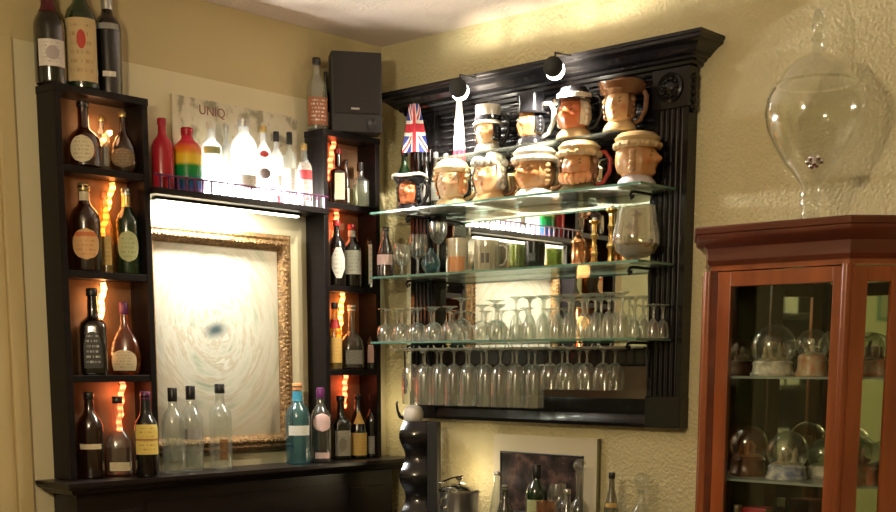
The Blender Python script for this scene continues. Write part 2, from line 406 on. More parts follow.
# the glow these ropes throw into the bays
for x, z, e, c in ((XL(100, .05, 2.1), 2.15, .22, (1, .50, .22)), (XL(107, .05, 1.9), 1.93, .22, (1, .38, .12)), (XL(101, .05, 1.6), 1.62, .25, (1, .4, .13)), (XL(118, .05, 1.33), 1.34, .22, (1, .28, .10)),
                   (XL(335, .05, 2.1), 2.17, .04, (1, .3, .1)), (XL(338, .05, 1.9), 1.93, .18, (1, .28, .10)), (XL(341, .05, 1.6), 1.63, .18, (1, .32, .10)), (XL(345, .05, 1.3), 1.35, .12, (1, .2, .08))):
    lamp('rope_glow', 'POINT', (x, -.05, z), e, c, .03)

# ------------------------------------------------------------------ bottle shelf between the towers
SZ = 1.972; SX0, SX1 = LT1+.001, RT0-.001; SD = .142
sh = thing('bottle_shelf', 'dark display shelf with small gallery rail between the two towers', 'shelf', ((SX0+SX1)/2, -SD/2, SZ))
rel(MB().box(SX0, -SD, SZ-.02, SX1, W0, SZ), sh).build('shelf_board', BLACKW, sh, smooth=0, bevel=.002)
g = rel(MB().box(SX0, -SD+.001, SZ+.036, SX1, -SD+.008, SZ+.042), sh)
g.build('gallery_rail', PURPLECAP, sh, smooth=0, bevel=.001)
for i in range(22):
    x = SX0+.02+(SX1-SX0-.04)*i/21; rel(MB().box(x-.003, -SD+.002, SZ, x+.003, -SD+.007, SZ+.036), sh).build('rail_post', PURPLECAP, sh, smooth=0)
# strip lamps (the glowing tubes themselves)
t = thing('strip_lamp', 'slim glowing strip lamp fixed under the bottle shelf above the painting', 'lamp', (-.78, -.075, SZ-.0205))
MB().box(-.30, -.012, -.008, .30, .012, 0).build('housing', BLACKCAP, t, smooth=0)
MB().box(-.29, -.008, -.014, .29, .008, -.008).build('diffuser', emit('strip_glow', (1, .9, .68), 9), t, smooth=0)
t = thing('strip_lamp', 'slim glowing strip lamp lying on the shelf behind the clear bottles', 'lamp', (-.72, -.030, SZ))
MB().box(-.24, -.006, .0005, .24, .006, .012).build('housing', WHITECAP, t, smooth=0)
MB().box(-.23, -.005, .012, .23, .005, .020).build('diffuser', emit('strip_glow_top', (1, .93, .80), 14), t, smooth=0)

# poster board behind the bottles
def poster_mat():
    t = NT('poster_print'); b = t.n('ShaderNodeBsdfPrincipled'); b.inputs['Roughness'].default_value = .5
    tc = t.n('ShaderNodeTexCoord'); mp = t.n('ShaderNodeMapping'); mp.inputs['Scale'].default_value = (7, 1, 3); t.l(tc.outputs['Generated'], mp.inputs[0])
    v = t.n('ShaderNodeTexNoise'); v.inputs['Scale'].default_value = 1.6; v.inputs['Detail'].default_value = 3; t.l(mp.outputs[0], v.inputs[0])
    r = t.n('ShaderNodeValToRGB'); e = r.color_ramp.elements
    e[0].position = .36; e[0].color = (.28, .25, .16, 1); e[1].position = .46; e[1].color = (.62, .56, .40, 1)
    q = e.new(.60); q.color = (.66, .60, .46, 1); q = e.new(.68); q.color = (.50, .40, .30, 1)
    t.l(v.outputs[0], r.inputs[0]); t.l(r.outputs[0], b.inputs['Base Color']); t.l(b.outputs[0], t.out.inputs[0]); return t.m
po = thing('cocktail_poster', 'pale printed poster board with dark lettering behind the shelf bottles', 'poster', ((-.985-.42)/2, W0-.006, SZ))
MB().box(-.262, -.005, .0, .262, .005, .315).build('board', poster_mat(), po, smooth=0)
def text(body, size, mat_, parent, loc, rz=0, ex=.0006, name='lettering'):
    cu = bpy.data.curves.new(name, 'FONT'); cu.body = body; cu.size = size; cu.extrude = ex; cu.align_x = 'CENTER'
    tmp = bpy.data.objects.new(name, cu); me = bpy.data.meshes.new_from_object(tmp); bpy.data.objects.remove(tmp)
    me.materials.clear(); me.materials.append(mat_); o = bpy.data.objects.new(name, me); COL.objects.link(o); o.parent = parent
    o.location = loc; o.rotation_euler = (PI/2, 0, rz); return o
INK_RED = mat('maroon_ink', (.20, .07, .06), .6)
text('UNIQ', .042, INK_RED, po, (-.105, -.0056, .268))

# ------------------------------------------------------------------ painting
def painting_mat():
    t = NT('painting_canvas'); b = t.n('ShaderNodeBsdfPrincipled'); b.inputs['Roughness'].default_value = .45
    tc = t.n('ShaderNodeTexCoord'); sp = t.n('ShaderNodeSeparateXYZ'); t.l(tc.outputs['Object'], sp.inputs[0])
    def M_(op, a, bb=None, c=None):
        nd = t.n('ShaderNodeMath', operation=op)
        for i, q in enumerate((a, bb, c)):
            if q is None: continue
            if hasattr(q, 'links'): t.l(q, nd.inputs[i])
            else: nd.inputs[i].default_value = q
        return nd.outputs[0]
    nz = t.n('ShaderNodeTexNoise'); nz.inputs['Scale'].default_value = 5; nz.inputs['Detail'].default_value = 5; t.l(tc.outputs['Object'], nz.inputs[0])
    dx = M_('ADD', sp.outputs[0], .02); dz = M_('SUBTRACT', sp.outputs[2], .425)
    ang = M_('ARCTAN2', dz, dx); rad = M_('SQRT', M_('ADD', M_('MULTIPLY', dx, dx), M_('MULTIPLY', M_('MULTIPLY', dz, dz), .8)))
    # swirling strokes: noise in polar coordinates, sheared into a spiral
    cb = t.n('ShaderNodeCombineXYZ'); t.l(M_('MULTIPLY', rad, 26.0), cb.inputs[0]); t.l(M_('ADD', M_('MULTIPLY', ang, .9), M_('MULTIPLY', rad, 6.0)), cb.inputs[1])
    n2 = t.n('ShaderNodeTexNoise'); n2.inputs['Scale'].default_value = 1.0; n2.inputs['Detail'].default_value = 6; n2.inputs['Roughness'].default_value = .6; t.l(cb.outputs[0], n2.inputs[0])
    r = t.n('ShaderNodeValToRGB'); e = r.color_ramp.elements
    e[0].position = .28; e[0].color = (.20, .28, .22, 1); e[1].position = .40; e[1].color = (.52, .55, .42, 1)
    for p, c in ((.5, (.66, .65, .55)), (.58, (.52, .47, .34)), (.66, (.76, .76, .68)), (.76, (.42, .34, .24))):
        q = e.new(p); q.color = c4(c)
    t.l(n2.outputs[0], r.inputs[0])
    # outer field warms towards ochre
    r2 = t.n('ShaderNodeValToRGB'); r2.color_ramp.elements[0].position = .14; r2.color_ramp.elements[1].position = .36
    r2.color_ramp.elements[0].color = (0, 0, 0, 1); r2.color_ramp.elements[1].color = (.85, .85, .85, 1); t.l(rad, r2.inputs[0])
    mx = t.n('ShaderNodeMix', data_type='RGBA'); t.l(r2.outputs[0], mx.inputs[0]); t.l(r.outputs[0], mx.inputs[6])
    mx2 = t.n('ShaderNodeValToRGB'); mx2.color_ramp.elements[0].color = (.26, .23, .14, 1); mx2.color_ramp.elements[1].color = (.48, .37, .24, 1); t.l(nz.outputs[0], mx2.inputs[0]); t.l(mx2.outputs[0], mx.inputs[7])
    # dark blue-grey eye
    ex = M_('ADD', sp.outputs[0], .015); ez = M_('SUBTRACT', sp.outputs[2], .415)
    rr = M_('SQRT', M_('ADD', M_('POWER', M_('ADD', ex, M_('MULTIPLY', ez, -.5)), 2.0), M_('MULTIPLY', M_('POWER', ez, 2.0), 2.4)))
    rr = M_('ADD', rr, M_('MULTIPLY', M_('SUBTRACT', nz.outputs[0], .5), .06))
    r3 = t.n('ShaderNodeValToRGB'); r3.color_ramp.elements[0].position = .014; r3.color_ramp.elements[1].position = .058
    r3.color_ramp.elements[0].color = (.97, .97, .97, 1); r3.color_ramp.elements[1].color = (0, 0, 0, 1); t.l(rr, r3.inputs[0])
    mx3 = t.n('ShaderNodeMix', data_type='RGBA'); t.l(r3.outputs[0], mx3.inputs[0]); t.l(mx.outputs[2], mx3.inputs[6]); mx3.inputs[7].default_value = (.05, .09, .10, 1)
    t.l(mx3.outputs[2], b.inputs['Base Color'])
    bm = t.n('ShaderNodeBump'); bm.inputs['Strength'].default_value = .35; bm.inputs['Distance'].default_value = .004; t.l(n2.outputs[0], bm.inputs['Height']); t.l(bm.outputs[0], b.inputs['Normal'])
    t.l(b.outputs[0], t.out.inputs[0]); return t.m
PX0, PX1, PZ0, PZ1 = -1.117, -.490, 1.13, 1.878
pa = thing('painting', 'abstract swirling pale painting in ornate gold frame on wall between towers', 'painting', ((PX0+PX1)/2, W0-.003, PZ0))
pw, ph = (PX1-PX0)/2, PZ1-PZ0
MB().box(-pw+.04, -.012, .04, pw-.04, -.006, ph-.04).build('canvas', painting_mat(), pa, smooth=0)
GOLDF = mat('gilt_frame', (.34, .20, .07), .42, .4, col2=(.14, .075, .03), nscale=70, bump=.8, bscale=110)
fr = MB()
prof = [(0, 0), (0, .018), (.006, .026), (.014, .03), (.022, .026), (.028, .028), (.036, .034), (.044, .03), (.05, .02), (.056, .016), (.056, 0)]
def frame_ring(mb, hw, z0, z1, prof, yb):
    rings = []
    for o, d in prof: rings.append([(-hw+o, yb-d, z0+o), (hw-o, yb-d, z0+o), (hw-o, yb-d, z1-o), (-hw+o, yb-d, z1-o)])
    vs = [p for r in rings for p in r]; fs = []
    for i in range(len(rings)-1):
        for j in range(4): fs.append((i*4+j, i*4+(j+1) % 4, (i+1)*4+(j+1) % 4, (i+1)*4+j))
    for j in range(4): fs.append((j, (len(rings)-1)*4+j, (len(rings)-1)*4+(j+1) % 4, (j+1) % 4))
    return mb.add(vs, fs)
frame_ring(fr, pw, 0, ph, prof, 0).build('frame', GOLDF, pa, smooth=30)
bd = MB()
for k in range(46):   # bead course along the frame's crest
    zz = .03+(ph-.06)*k/45
    for sx_ in (-1, 1): bd.ball((sx_*(pw-.034), -.034, zz), .006, seg=6, rings=4)
for k in range(36):
    xx = -pw+.05+(2*pw-.1)*k/35
    for zz in (.034, ph-.034): bd.ball((xx, -.034, zz), .006, seg=6, rings=4)
bd.build('bead_course', GOLDF, pa)

# ------------------------------------------------------------------ speaker
SPX0, SPX1 = XL(331, .10, 2.4), XL(379.5, .10, 2.4)
sp = thing('speaker', 'dark boxy loudspeaker with cloth grille standing on the corner tower', 'speaker', (XL(355, .112, 2.4), -.112, RTOP), -.62)
hw = .089
MB().box(-hw, -.048, 0, hw, .048, .272).build('cabinet', SPK_BOX, sp, smooth=0, bevel=.003)
MB().box(-hw+.006, -.054, .062, hw-.006, -.0475, .266).build('grille', SPK_CLOTH, sp, smooth=0, bevel=.002)
MB().box(-.022, -.0555, .075, .008, -.0535, .081).build('badge', SILVERCAP, sp, smooth=0)
q = MB(); q.lathe([(.018, 0), (.022, .002), (.022, .004), (.014, .0045), (.010, .002), (1e-4, .002)], seg=20)
q.v = [(x+.055, -.0475-z, y+.03) for x, y, z in q.v]; q.build('port', BLACKCAP, sp)

# ------------------------------------------------------------------ bottles
GEN = {}
PROFS = {
 # body radius 1; z fractions of height
 'round':   [(.0, 0), (.80, 0), (.97, .012), (1, .04), (1, .56), (.97, .62), (.80, .69), (.50, .745), (.38, .79), (.355, .90), (.355, .94), (.40, .945), (.40, .965), (.36, .97)],
 'wine':    [(.0, .03), (.6, 0), (.95, .005), (1, .03), (1, .55), (.97, .60), (.82, .66), (.55, .72), (.42, .77), (.37, .90), (.37, .94), (.42, .945), (.42, .965), (.38, .97)],
 'slope':   [(.0, 0), (.85, 0), (1, .02), (1, .40), (.96, .47), (.78, .58), (.55, .70), (.42, .78), (.38, .90), (.38, .94), (.44, .945), (.44, .965), (.38, .97)],
 'square':  [(.0, 0), (.85, 0), (.98, .012), (1, .03), (1, .55), (.94, .60), (.70, .64), (.46, .67), (.40, .70), (.39, .80), (.36, .90), (.36, .94), (.40, .95), (.40, .97)],
 'flask':   [(.0, 0), (.55, 0), (.85, .03), (1, .15), (1, .30), (.88, .44), (.62, .56), (.36, .64), (.25, .70), (.24, .88), (.24, .93), (.29, .94), (.29, .965), (.25, .97)],
 'bell':    [(.0, 0), (.80, 0), (1, .03), (1, .32), (.93, .44), (.68, .53), (.42, .58), (.33, .63), (.32, .88), (.32, .93), (.38, .94), (.38, .965), (.34, .97)],
 'tall':    [(.0, 0), (.85, 0), (1, .012), (1, .62), (.96, .67), (.72, .72), (.48, .75), (.40, .79), (.40, .93), (.44, .94), (.44, .965), (.40, .97)],
 'slim':    [(.0, 0), (.85, 0), (1, .01), (1, .50), (.92, .58), (.62, .70), (.46, .80), (.42, .92), (.48, .94), (.48, .965), (.42, .97)],
 'stout':  [(.0, 0), (.85, 0), (1, .02), (1, .62), (.95, .69), (.74, .76), (.48, .81), (.40, .85), (.40, .94), (.44, .945), (.44, .965), (.40, .97)],
 'cone':    [(.0, 0), (.85, 0), (1, .02), (.98, .12), (.74, .48), (.50, .70), (.38, .82), (.36, .93), (.42, .94), (.42, .965), (.38, .97)],
}
NECKN = 2.0
def prof_r(prof, f):
    for (r0, z0), (r1, z1) in zip(prof[1:], prof[2:]):
        if z0 <= f <= z1 and z1 > z0: return r0+(r1-r0)*(f-z0)/(z1-z0)
    return prof[-1][0]
def sec_n(f, n, zs): # superellipse exponent blending to round towards the neck
    if n == 2.0: return 2.0
    return n if f < zs else 2.0+(n-2.0)*max(0., 1-(f-zs)/.16)
def bottle(kind, h, r, gm, cap, labels=(), label='', loc=(0, 0, 0), rz=0, n=2.0, sy=1.0, cap_h=.09, fill=None, foil=None, stopper=None, group=None, cat='bottle', name='liquor_bottle', extra=None):
    t = thing(name, label, cat, loc, rz, group)
    pf = PROFS[kind]; zs = .5
    body = MB().lathe([(max(1e-5, a*r), z*h, sec_n(z, n, zs)) for a, z in pf], seg=28, sy=sy)
    body.build('glass_body', gm, t)
    if fill:
        fm, f1 = fill; fp = [(1e-5, .012*h)]
        k = [z for a, z in pf if .012 < z < f1]+[f1]
        for z in [.013]+k: fp.append((max(1e-4, prof_r(pf, z)*r-.003), z*h, sec_n(z, n, zs)))
        fp.append((1e-5, f1*h)); MB().lathe(fp, seg=24, sy=sy).build('liquid', fm, t)
    rn = pf[-1][0]*r
    if stopper == 'ball':
        MB().lathe([(rn*.8, .955*h), (rn*.8, .985*h), (rn*1.2, .99*h)], seg=12).ball((0, 0, .99*h+rn*1.6), rn*1.9).build('stopper', gm if cap is None else cap, t)
    elif cap is not None:
        c0 = (1-cap_h)*h; rc = max(prof_r(pf, 1-cap_h), rn)*r/r*r if False else None
        rc = max(prof_r(pf, min(.96, 1-cap_h))*r, .42*r*.0+rn)+.0016
        MB().lathe([(rc*.98, c0), (rc, c0+.001), (rc, h*.99), (rc*.88, h), (1e-5, h)], seg=18).build('cap', cap, t)
    if foil:
        fm, f0, f1 = foil; fp = [(prof_r(pf, f0+(f1-f0)*i/8)*r+.0012, (f0+(f1-f0)*i/8)*h) for i in range(9)]
        MB().lathe(fp, seg=18).build('neck_foil', fm, t)
    for L in labels:
        z0, z1, ha, m = L[:4]; shape = L[4] if len(L) > 4 else 'rect'
        vs = []; fs = []; NU, NV = 14, 12
        for j in range(NV+1):
            v_ = j/NV; f = z0+(z1-z0)*v_; a_ = ha
            if shape == 'oval': a_ = ha*math.sqrt(max(.004, 1-(2*v_-1)**2))
            elif shape == 'hex': a_ = ha*min(1, .35+2.0*min(v_, 1-v_))
            elif shape == 'tri': a_ = ha*(1-.75*v_)
            elif shape == 'arch': a_ = ha*(1 if v_ < .55 else math.sqrt(max(.02, 1-((v_-.55)/.47)**2)))
            rr = prof_r(pf, f)*r+.0009; e = sec_n(f, n, zs)
            for i in range(NU+1):
                th = -PI/2-a_+2*a_*i/NU; ca, sa = math.cos(th), math.sin(th); k = (abs(ca)**e+abs(sa)**e)**(-1/e)
                vs.append((rr*k*ca, rr*k*sa*sy-(.0003 if sy < 1 else 0), f*h))
        for j in range(NV):
            for i in range(NU): fs.append((j*(NU+1)+i, j*(NU+1)+i+1, (j+1)*(NU+1)+i+1, (j+1)*(NU+1)+i))
        MB().add(vs, fs).build('paper_label', m, t)
    return t
FL = -.55   # bottles on the left wall turn their labels towards the room
def BL(px, z, d, *a, **k):
    k['loc'] = (XL(px, d, z+.08), -d, z+.0004); k.setdefault('rz', FL); return bottle(*a, **k)
def BR(px, z, d, *a, **k):
    k['loc'] = (-d, YR(px, d, z+.08), z+.0004); k.setdefault('rz', -PI/2+.55); return bottle(*a, **k)
L_CREAM = label_mat('label_cream', (.72, .62, .42), (.22, .12, .05))
L_TAN = label_mat('label_tan_red', (.62, .46, .24), (.30, .14, .06), None, (.15, .66, (.55, .05, .03)))
L_WHITE = label_mat('label_white', (.78, .74, .66), (.2, .18, .16))
L_WHITEC = label_mat('label_white_crest', (.72, .66, .62), (.3, .25, .25), None, (.26, .5, (.45, .38, .38)))
L_BLACK = label_mat('label_black', (.012, .012, .012), (.62, .60, .55), None, None, .45, .85)
L_YEL = label_mat('label_yellow', (.80, .62, .16), (.35, .08, .04), (.46, .53, (.45, .20, .06)))
L_ORG = label_mat('label_orange_cream', (.72, .42, .18), (.45, .12, .04), (.75, .88, (.6, .16, .05)))
L_GRN = label_mat('label_green_cream', (.52, .55, .28), (.10, .22, .06))
L_PINK = label_mat('label_pink', (.66, .44, .40), (.75, .68, .6))
L_PALE = label_mat('label_pale', (.70, .68, .60), (.3, .3, .28))
L_GOLD = label_mat('label_gold', (.62, .42, .14), (.2, .1, .03))
L_GREY = label_mat('label_grey', (.30, .29, .27), (.6, .58, .52))
L_RED = label_mat('label_red', (.6, .03, .05), (.9, .8, .8))
L_WR = label_mat('label_white_red', (.80, .76, .72), (.3, .2, .2), (.55, .80, (.65, .08, .10)))
L_DKBR = label_mat('label_dark_brown', (.20, .13, .07), (.5, .38, .2))
# top of the left tower
z = LTOP
BL(50, z, .06, 'wine', .285, .044, GLASS_DARK, None, [(.16, .42, .95, L_WHITEC)], 'dark red bottle with square white label, leftmost on top of left tower', foil=(mat('maroon_foil', (.09, .012, .02), .4), .70, .97), rz=-.35)
BL(82, z, .06, 'round', .33, .047, GLASS_GREEN, None, [(.06, .60, 1.15, L_TAN)], 'green bottle with large tan label and red emblem on left tower top', foil=(BLACKCAP, .84, .97))
BL(109, z, .058, 'tall', .31, .04, GLASS_DARK, BLACKCAP, [(.60, .655, .9, L_GREY), (.16, .21, .5, L_WHITE)], 'black bottle with small pale marks, rightmost on top of left tower', foil=(SILVERCAP, .8, .92))
# left tower bays
z = LSH[0]
BL(84, z, .064, 'bell', .195, .050, GLASS_BROWN, BLACKCAP, [(.06, .47, .75, L_CREAM, 'oval')], 'squat brown bottle with round cream label in left tower top bay', rz=-.7)
BL(102, z, .04, 'round', .165, .024, GLASS_SMOKE, GOLDCAP, [(.1, .45, .8, L_GREY)], 'small grey bottle between two brown bottles in left tower top bay')
BL(123.5, z, .063, 'flask', .185, .041, GLASS_BROWN, GOLDCAP, [(.08, .40, .95, L_DKBR, 'oval')], 'broad rounded brown flask bottle at right of left tower top bay', sy=.8, rz=-.7)
z = LSH[1]
BL(86, z, .064, 'round', .262, .046, GLASS_BROWN, GOLDCAP, [(.13, .48, .95, L_ORG, 'oval'), (.80, .90, .9, L_CREAM)], 'brown bottle with round orange and cream label in left tower second bay')
BL(106, z, .036, 'slim', .25, .024, GLASS_YEL, ORANGECAP, [(.10, .45, .7, L_GOLD)], 'slender yellow bottle between brown and green bottles in left tower')
BL(128, z, .062, 'round', .262, .0375, GLASS_GREEN, SILVERCAP, [(.14, .50, .95, L_GRN, 'oval')], 'dark green bottle with round green and cream label in left tower', foil=(GOLDCAP, .78, .92))
z = LSH[2]
BL(94, z, .066, 'square', .262, .040, GLASS_DARK, BLACKCAP, [(.08, .50, .62, L_BLACK, 'arch')], 'square dark bottle with black label in left tower third bay', n=5.0, rz=-.62)
BL(125, z, .058, 'flask', .225, .050, GLASS_AMBER, PURPLECAP, [(.06, .34, .85, L_CREAM, 'arch')], 'broad amber flask with tan label and purple cap in left tower', sy=.62, rz=-.75, cap_h=.16)
z = LZ
BL(91, z, .06, 'round', .265, .040, GLASS_BROWN, BLACKCAP, [(.34, .40, .9, L_CREAM)], 'reddish brown bottle at left in lowest bay of left tower', fill=(WHISKY, .5))
BL(119, z, .0625, 'bell', .25, .042, GLASS, BLACKCAP, [(.07, .18, .7, L_CREAM)], 'clear decanter style bottle of amber spirit with low cream label', fill=(WHISKY, .36), n=3.0)
BL(147, z, .16, 'wine', .265, .037, GLASS_DARK, PURPLECAP, [(.27, .62, 1.1, L_YEL)], 'dark bottle with bright yellow label standing on the mantel before the left tower', rz=-.55, foil=(BLACKCAP, .75, .95))
# on the mantel in front of the painting
BL(174, LZ, .115, 'round', .275, .037, GLASS, BLACKCAP, [(.16, .42, .8, glass('faint_print', (.8, .85, .8), .35, (.6, .65, .55)))], 'clear black capped bottle at left of the pair before the painting', cap_h=.16)
BL(192, LZ, .10, 'round', .28, .038, GLASS, BLACKCAP, [(.38, .50, .9, L_GREY), (.06, .30, .8, glass('faint_print', (1, 1, 1)))], 'clear bottle with grey label band at right of the pair before painting', cap_h=.16)
BL(221, LZ, .10, 'tall', .285, .038, GLASS, BLACKCAP, [(.12, .36, .35, glass('amber_print', (.8, .5, .3), .4, (.5, .25, .12)))], 'tall clear bottle standing alone before the middle of the painting', cap_h=.11, rz=-.4)
BL(298, LZ, .11, 'round', .285, .044, GLASS_BLUE, ORANGECAP, [(.36, .48, .95, L_PALE)], 'pale blue glass bottle with orange cap and oval white label on mantel', foil=(BLUEFOIL, .78, .9))
BL(321, LZ, .12, 'round', .268, .036, GLASS_SMOKE, PURPLECAP, [(.42, .66, 1.0, L_PINK, 'oval'), (.06, .14, .8, L_PINK)], 'clear bottle with round pink label beside the blue bottle on mantel', fill=(GLASS_DARK, .42), cap_h=.14)
# corner tower
z = LZ
BL(341, z, .06, 'square', .235, .036, GLASS_DARK, BLACKCAP, [(.06, .46, .72, label_mat('label_grey_crest', (.46, .43, .36), (.2, .18, .14), None, (.26, .45, (.28, .24, .18))))], 'dark bottle with square grey label in corner tower lowest bay', n=4.0)
BL(358, z, .065, 'slope', .24, .034, GLASS_DARK, BLACKCAP, [(.05, .40, 1.1, L_YEL if False else label_mat('label_amber', (.85, .58, .18), (.5, .22, .05), None, None, .6, .25)), (.54, .74, .8, label_mat('label_amber', (.85, .58, .18), (.5, .22, .05)), 'tri')], 'dark bottle with amber yellow labels in corner tower lowest bay')
BL(372, z, .07, 'wine', .24, .029, GLASS_DARK, BLACKCAP, [(.06, .34, .7, L_GREY)], 'slim black wine bottle at right end of corner tower lowest bay')
z = RSH[2]
BL(335, z, .07, 'slim', .24, .026, GLASS_YEL, BLACKCAP, [(.10, .48, 1.1, label_mat('label_amber2', (.80, .50, .14), (.45, .2, .05), None, None, .6, .3))], 'slim orange yellow bottle in third bay of corner tower', foil=(REDCAP, .62, .75))
BL(352, z, .06, 'bell', .235, .043, GLASS_SMOKE, WHITECAP, [(.08, .30, .7, L_GREY)], 'wide clear bottle in third bay of corner tower beside orange bottle', n=3.0)
BL(372, z, .075, 'slope', .165, .023, GLASS_SMOKE, BLACKCAP, [(.15, .55, 1.0, L_PINK)], 'small bottle with pinkish label at right of corner tower third bay')
z = RSH[1]
BL(337, z, .065, 'round', .235, .033, GLASS_DARK, REDCAP, [(.12, .58, .8, L_WHITE, 'hex')], 'dark bottle with white hexagonal label in second bay of corner tower')
BL(352, z, .07, 'round', .225, .035, GLASS_DARK, REDCAP, [(.20, .58, .95, L_PALE)], 'red capped bottle with square white label in second bay of corner tower', foil=(L_PALE, .80, .9))
BL(372, z, .07, 'tall', .255, .027, GLASS_GREEN, GLASS_GREEN and BLACKCAP, [(.06, .62, .7, L_PALE)], 'tall green bottle with long pale label in corner tower second bay')
z = RSH[0]
BL(338, z, .065, 'square', .195, .032, GLASS_BROWN, REDCAP, [(.08, .55, .5, L_CREAM)], 'brown bottle with narrow cream label in corner tower top bay', n=4.0)
BL(346, z, .032, 'slim', .17, .015, GLASS_SMOKE, BLACKCAP, [(.1, .4, .8, L_PALE)], 'thin grey bottle behind the square decanter in corner tower top bay')
BL(360.5, z, .07, 'square', .16, .0295, GLASS, BLACKCAP, [], 'square clear decanter with dark stopper in corner tower top bay', n=5.0, fill=(glass('pale_green_liquid', (.72, .78, .55), .15, (.5, .55, .35)), .5), cap_h=.2)
# beside the speaker
z = RTOP
BL(317, z, .062, 'round', .245, .037, GLASS, BLACKCAP, [(.06, .44, 1.2, label_mat('label_amber_white', (.35, .13, .06), (.85, .8, .75), None, None, .5, .9))], 'clear bottle with amber label beside the speaker, front of two')
BL(326, z, .03, 'wine', .215, .014, GLASS_DARK, BLACKCAP, [(.1, .35, .8, L_GREY)], 'slim dark bottle squeezed between the clear bottle and the speaker')
# display shelf, left to right
z = SZ
def RB():
    t = NT('rainbow_bands'); b = t.n('ShaderNodeBsdfPrincipled'); b.inputs['Roughness'].default_value = .25
    tc = t.n('ShaderNodeTexCoord'); s_ = t.n('ShaderNodeSeparateXYZ'); t.l(tc.outputs['Generated'], s_.inputs[0]); r = t.n('ShaderNodeValToRGB')
    r.color_ramp.interpolation = 'LINEAR'; e = r.color_ramp.elements
    e[0].position = .0; e[0].color = (.25, .10, .40, 1); e[1].position = .08; e[1].color = (.03, .10, .40, 1)
    for p, c in ((.20, (.01, .14, .22)), (.27, (.0, .22, .06)), (.42, (.01, .26, .04)), (.47, (.85, .62, .04)), (.58, (.90, .60, .03)), (.65, (.85, .26, .02)), (.73, (.75, .12, .02)), (.78, (.62, .02, .05)), (1, (.6, .02, .06))):
        q = e.new(p); q.color = c4(c)
    t.l(s_.outputs[2], r.inputs[0]); t.l(r.outputs[0], b.inputs['Base Color']); t.l(b.outputs[0], t.out.inputs[0]); return t.m
BL(163, z, .07, 'round', .222, .035, RED_GLOSS, RED_GLOSS, [], 'solid red bottle at the left end of the display shelf', n=2.6)
BL(188, z, .075, 'stout', .205, .046, RB(), RED_GLOSS, [], 'rainbow striped bottle with red top on the display shelf', cap_h=.12)
BL(212, z, .078, 'tall', .235, .034, FROST, WHITECAP, [(.10, .40, .8, glass('faint_print', (1, 1, 1))), (.56, .66, .9, L_GRN)], 'tall white bottle just right of the rainbow bottle')
BL(227, z, .045, 'tall', .245, .018, FROST, SILVERCAP, [(.45, .6, .8, L_PALE)], 'slim frosted bottle between the tall white bottle and broad frosted bottle')
BL(244.5, z, .089, 'stout', .26, .044, FROST, SILVERCAP, [(.12, .30, .9, L_WHITE)], 'broad shouldered frosted bottle in the middle of the display shelf')
BL(264, z, .088, 'round', .25, .027, FROST, GOLDCAP, [(.58, .67, .62, label_mat('label_red_dot', (.55, .06, .05), (.5, .05, .05), None, None, .5, .1), 'oval'), (.30, .44, .85, label_mat('label_ink', (.10, .07, .06), (.3, .2, .2)), 'hex')], 'frosted bottle with red seal and dark label on the display shelf')
BL(277, z, .064, 'tall', .245, .022, FROST, BLACKCAP, [(.25, .4, .8, L_WHITE), (.03, .14, .9, L_RED)], 'slim frosted bottle with black cap right of the red sealed bottle', cap_h=.14)
BL(290, z, .088, 'tall', .245, .022, GLASS, BLACKCAP, [(.2, .5, .8, L_PALE)], 'clear bottle with black cap second from right end of display shelf', cap_h=.16)
BL(304.5, z, .088, 'round', .215, .028, GLASS, GOLDCAP, [(.10, .70, 1.0, L_WR)], 'bottle with white and red label at right end of display shelf', cap_h=.1)

# ------------------------------------------------------------------ black overmantel mirror on the right wall
FZ0, FZ1 = 1.232, 2.40; FY0, FY1 = -.20, -1.375; FD = .05
om = thing('mirror_cabinet', 'large black carved overmantel mirror with moulded crown and fluted pilaster', 'mirror', (-.025, (FY0+FY1)/2, FZ0))
MB_ = MB
def rl(mb): return rel(mb, om)
rl(MB().box(-.021, FY0-.02, FZ0+.02, -.004, FY1+.02, 2.30)).build('mirror_glass', MIRROR, om, smooth=0)
rl(MB().box(-.004, FY0-.01, FZ0+.01, -.0005, FY1+.01, 2.36)).build('back_board', BLACKW, om, smooth=0)
# pilasters with flutes
def pilaster(ya, yb):
    w_ = abs(yb-ya); lo = min(ya, yb); m_ = MB()
    pts = [(-.0005, lo), (-.0005, lo+w_)]
    pr = [(lo+w_, -FD)]
    nfl = 5; fw = (w_-.03)/nfl
    front = [(-FD, lo+w_)]
    for i in range(nfl-1, -1, -1):
        c = lo+.015+fw*(i+.5)
        for k in range(7):
            a_ = PI*k/6; front.append((-FD+.008*math.sin(a_), c+math.cos(a_)*fw*.36))
    front.append((-FD, lo))
    poly = [(-.0005, lo), (-.0005, lo+w_)]+front
    m_.prism(poly, FZ0+.10, 2.205)
    return rl(m_)
PW = .125
for ya, yb in ((FY0, FY0-PW), (FY1+PW, FY1)):
    pilaster(ya, yb).build('pilaster', BLACKG, om, smooth=25)
    lo, hi = min(ya, yb), max(ya, yb); mid = (lo+hi)/2
    rl(MB().box(-FD-.008, lo-.004, 2.205, -.0005, hi+.004, 2.325)).build('corner_block', BLACKG, om, smooth=0, bevel=.003)
    q = MB().lathe([(.044, 0), (.044, .006), (.036, .010), (.030, .004), (.022, .005), (.016, .012), (.006, .014), (1e-5, .014)], seg=24)
    for k in range(10):
        a_ = 2*PI*k/10; q.ball((.026*math.cos(a_), .026*math.sin(a_), .006), .006, seg=8, rings=6)
    q.v = [(-FD-.008-zz, mid-x, 2.265+y) for x, y, zz in q.v]; rl(q).build('rosette', BLACKG, om)
    # plinth block at the foot
    rl(MB().box(-FD-.006, lo-.003, FZ0, -.0005, hi+.003, FZ0+.10)).build('plinth_block', BLACKG, om, smooth=0, bevel=.004)
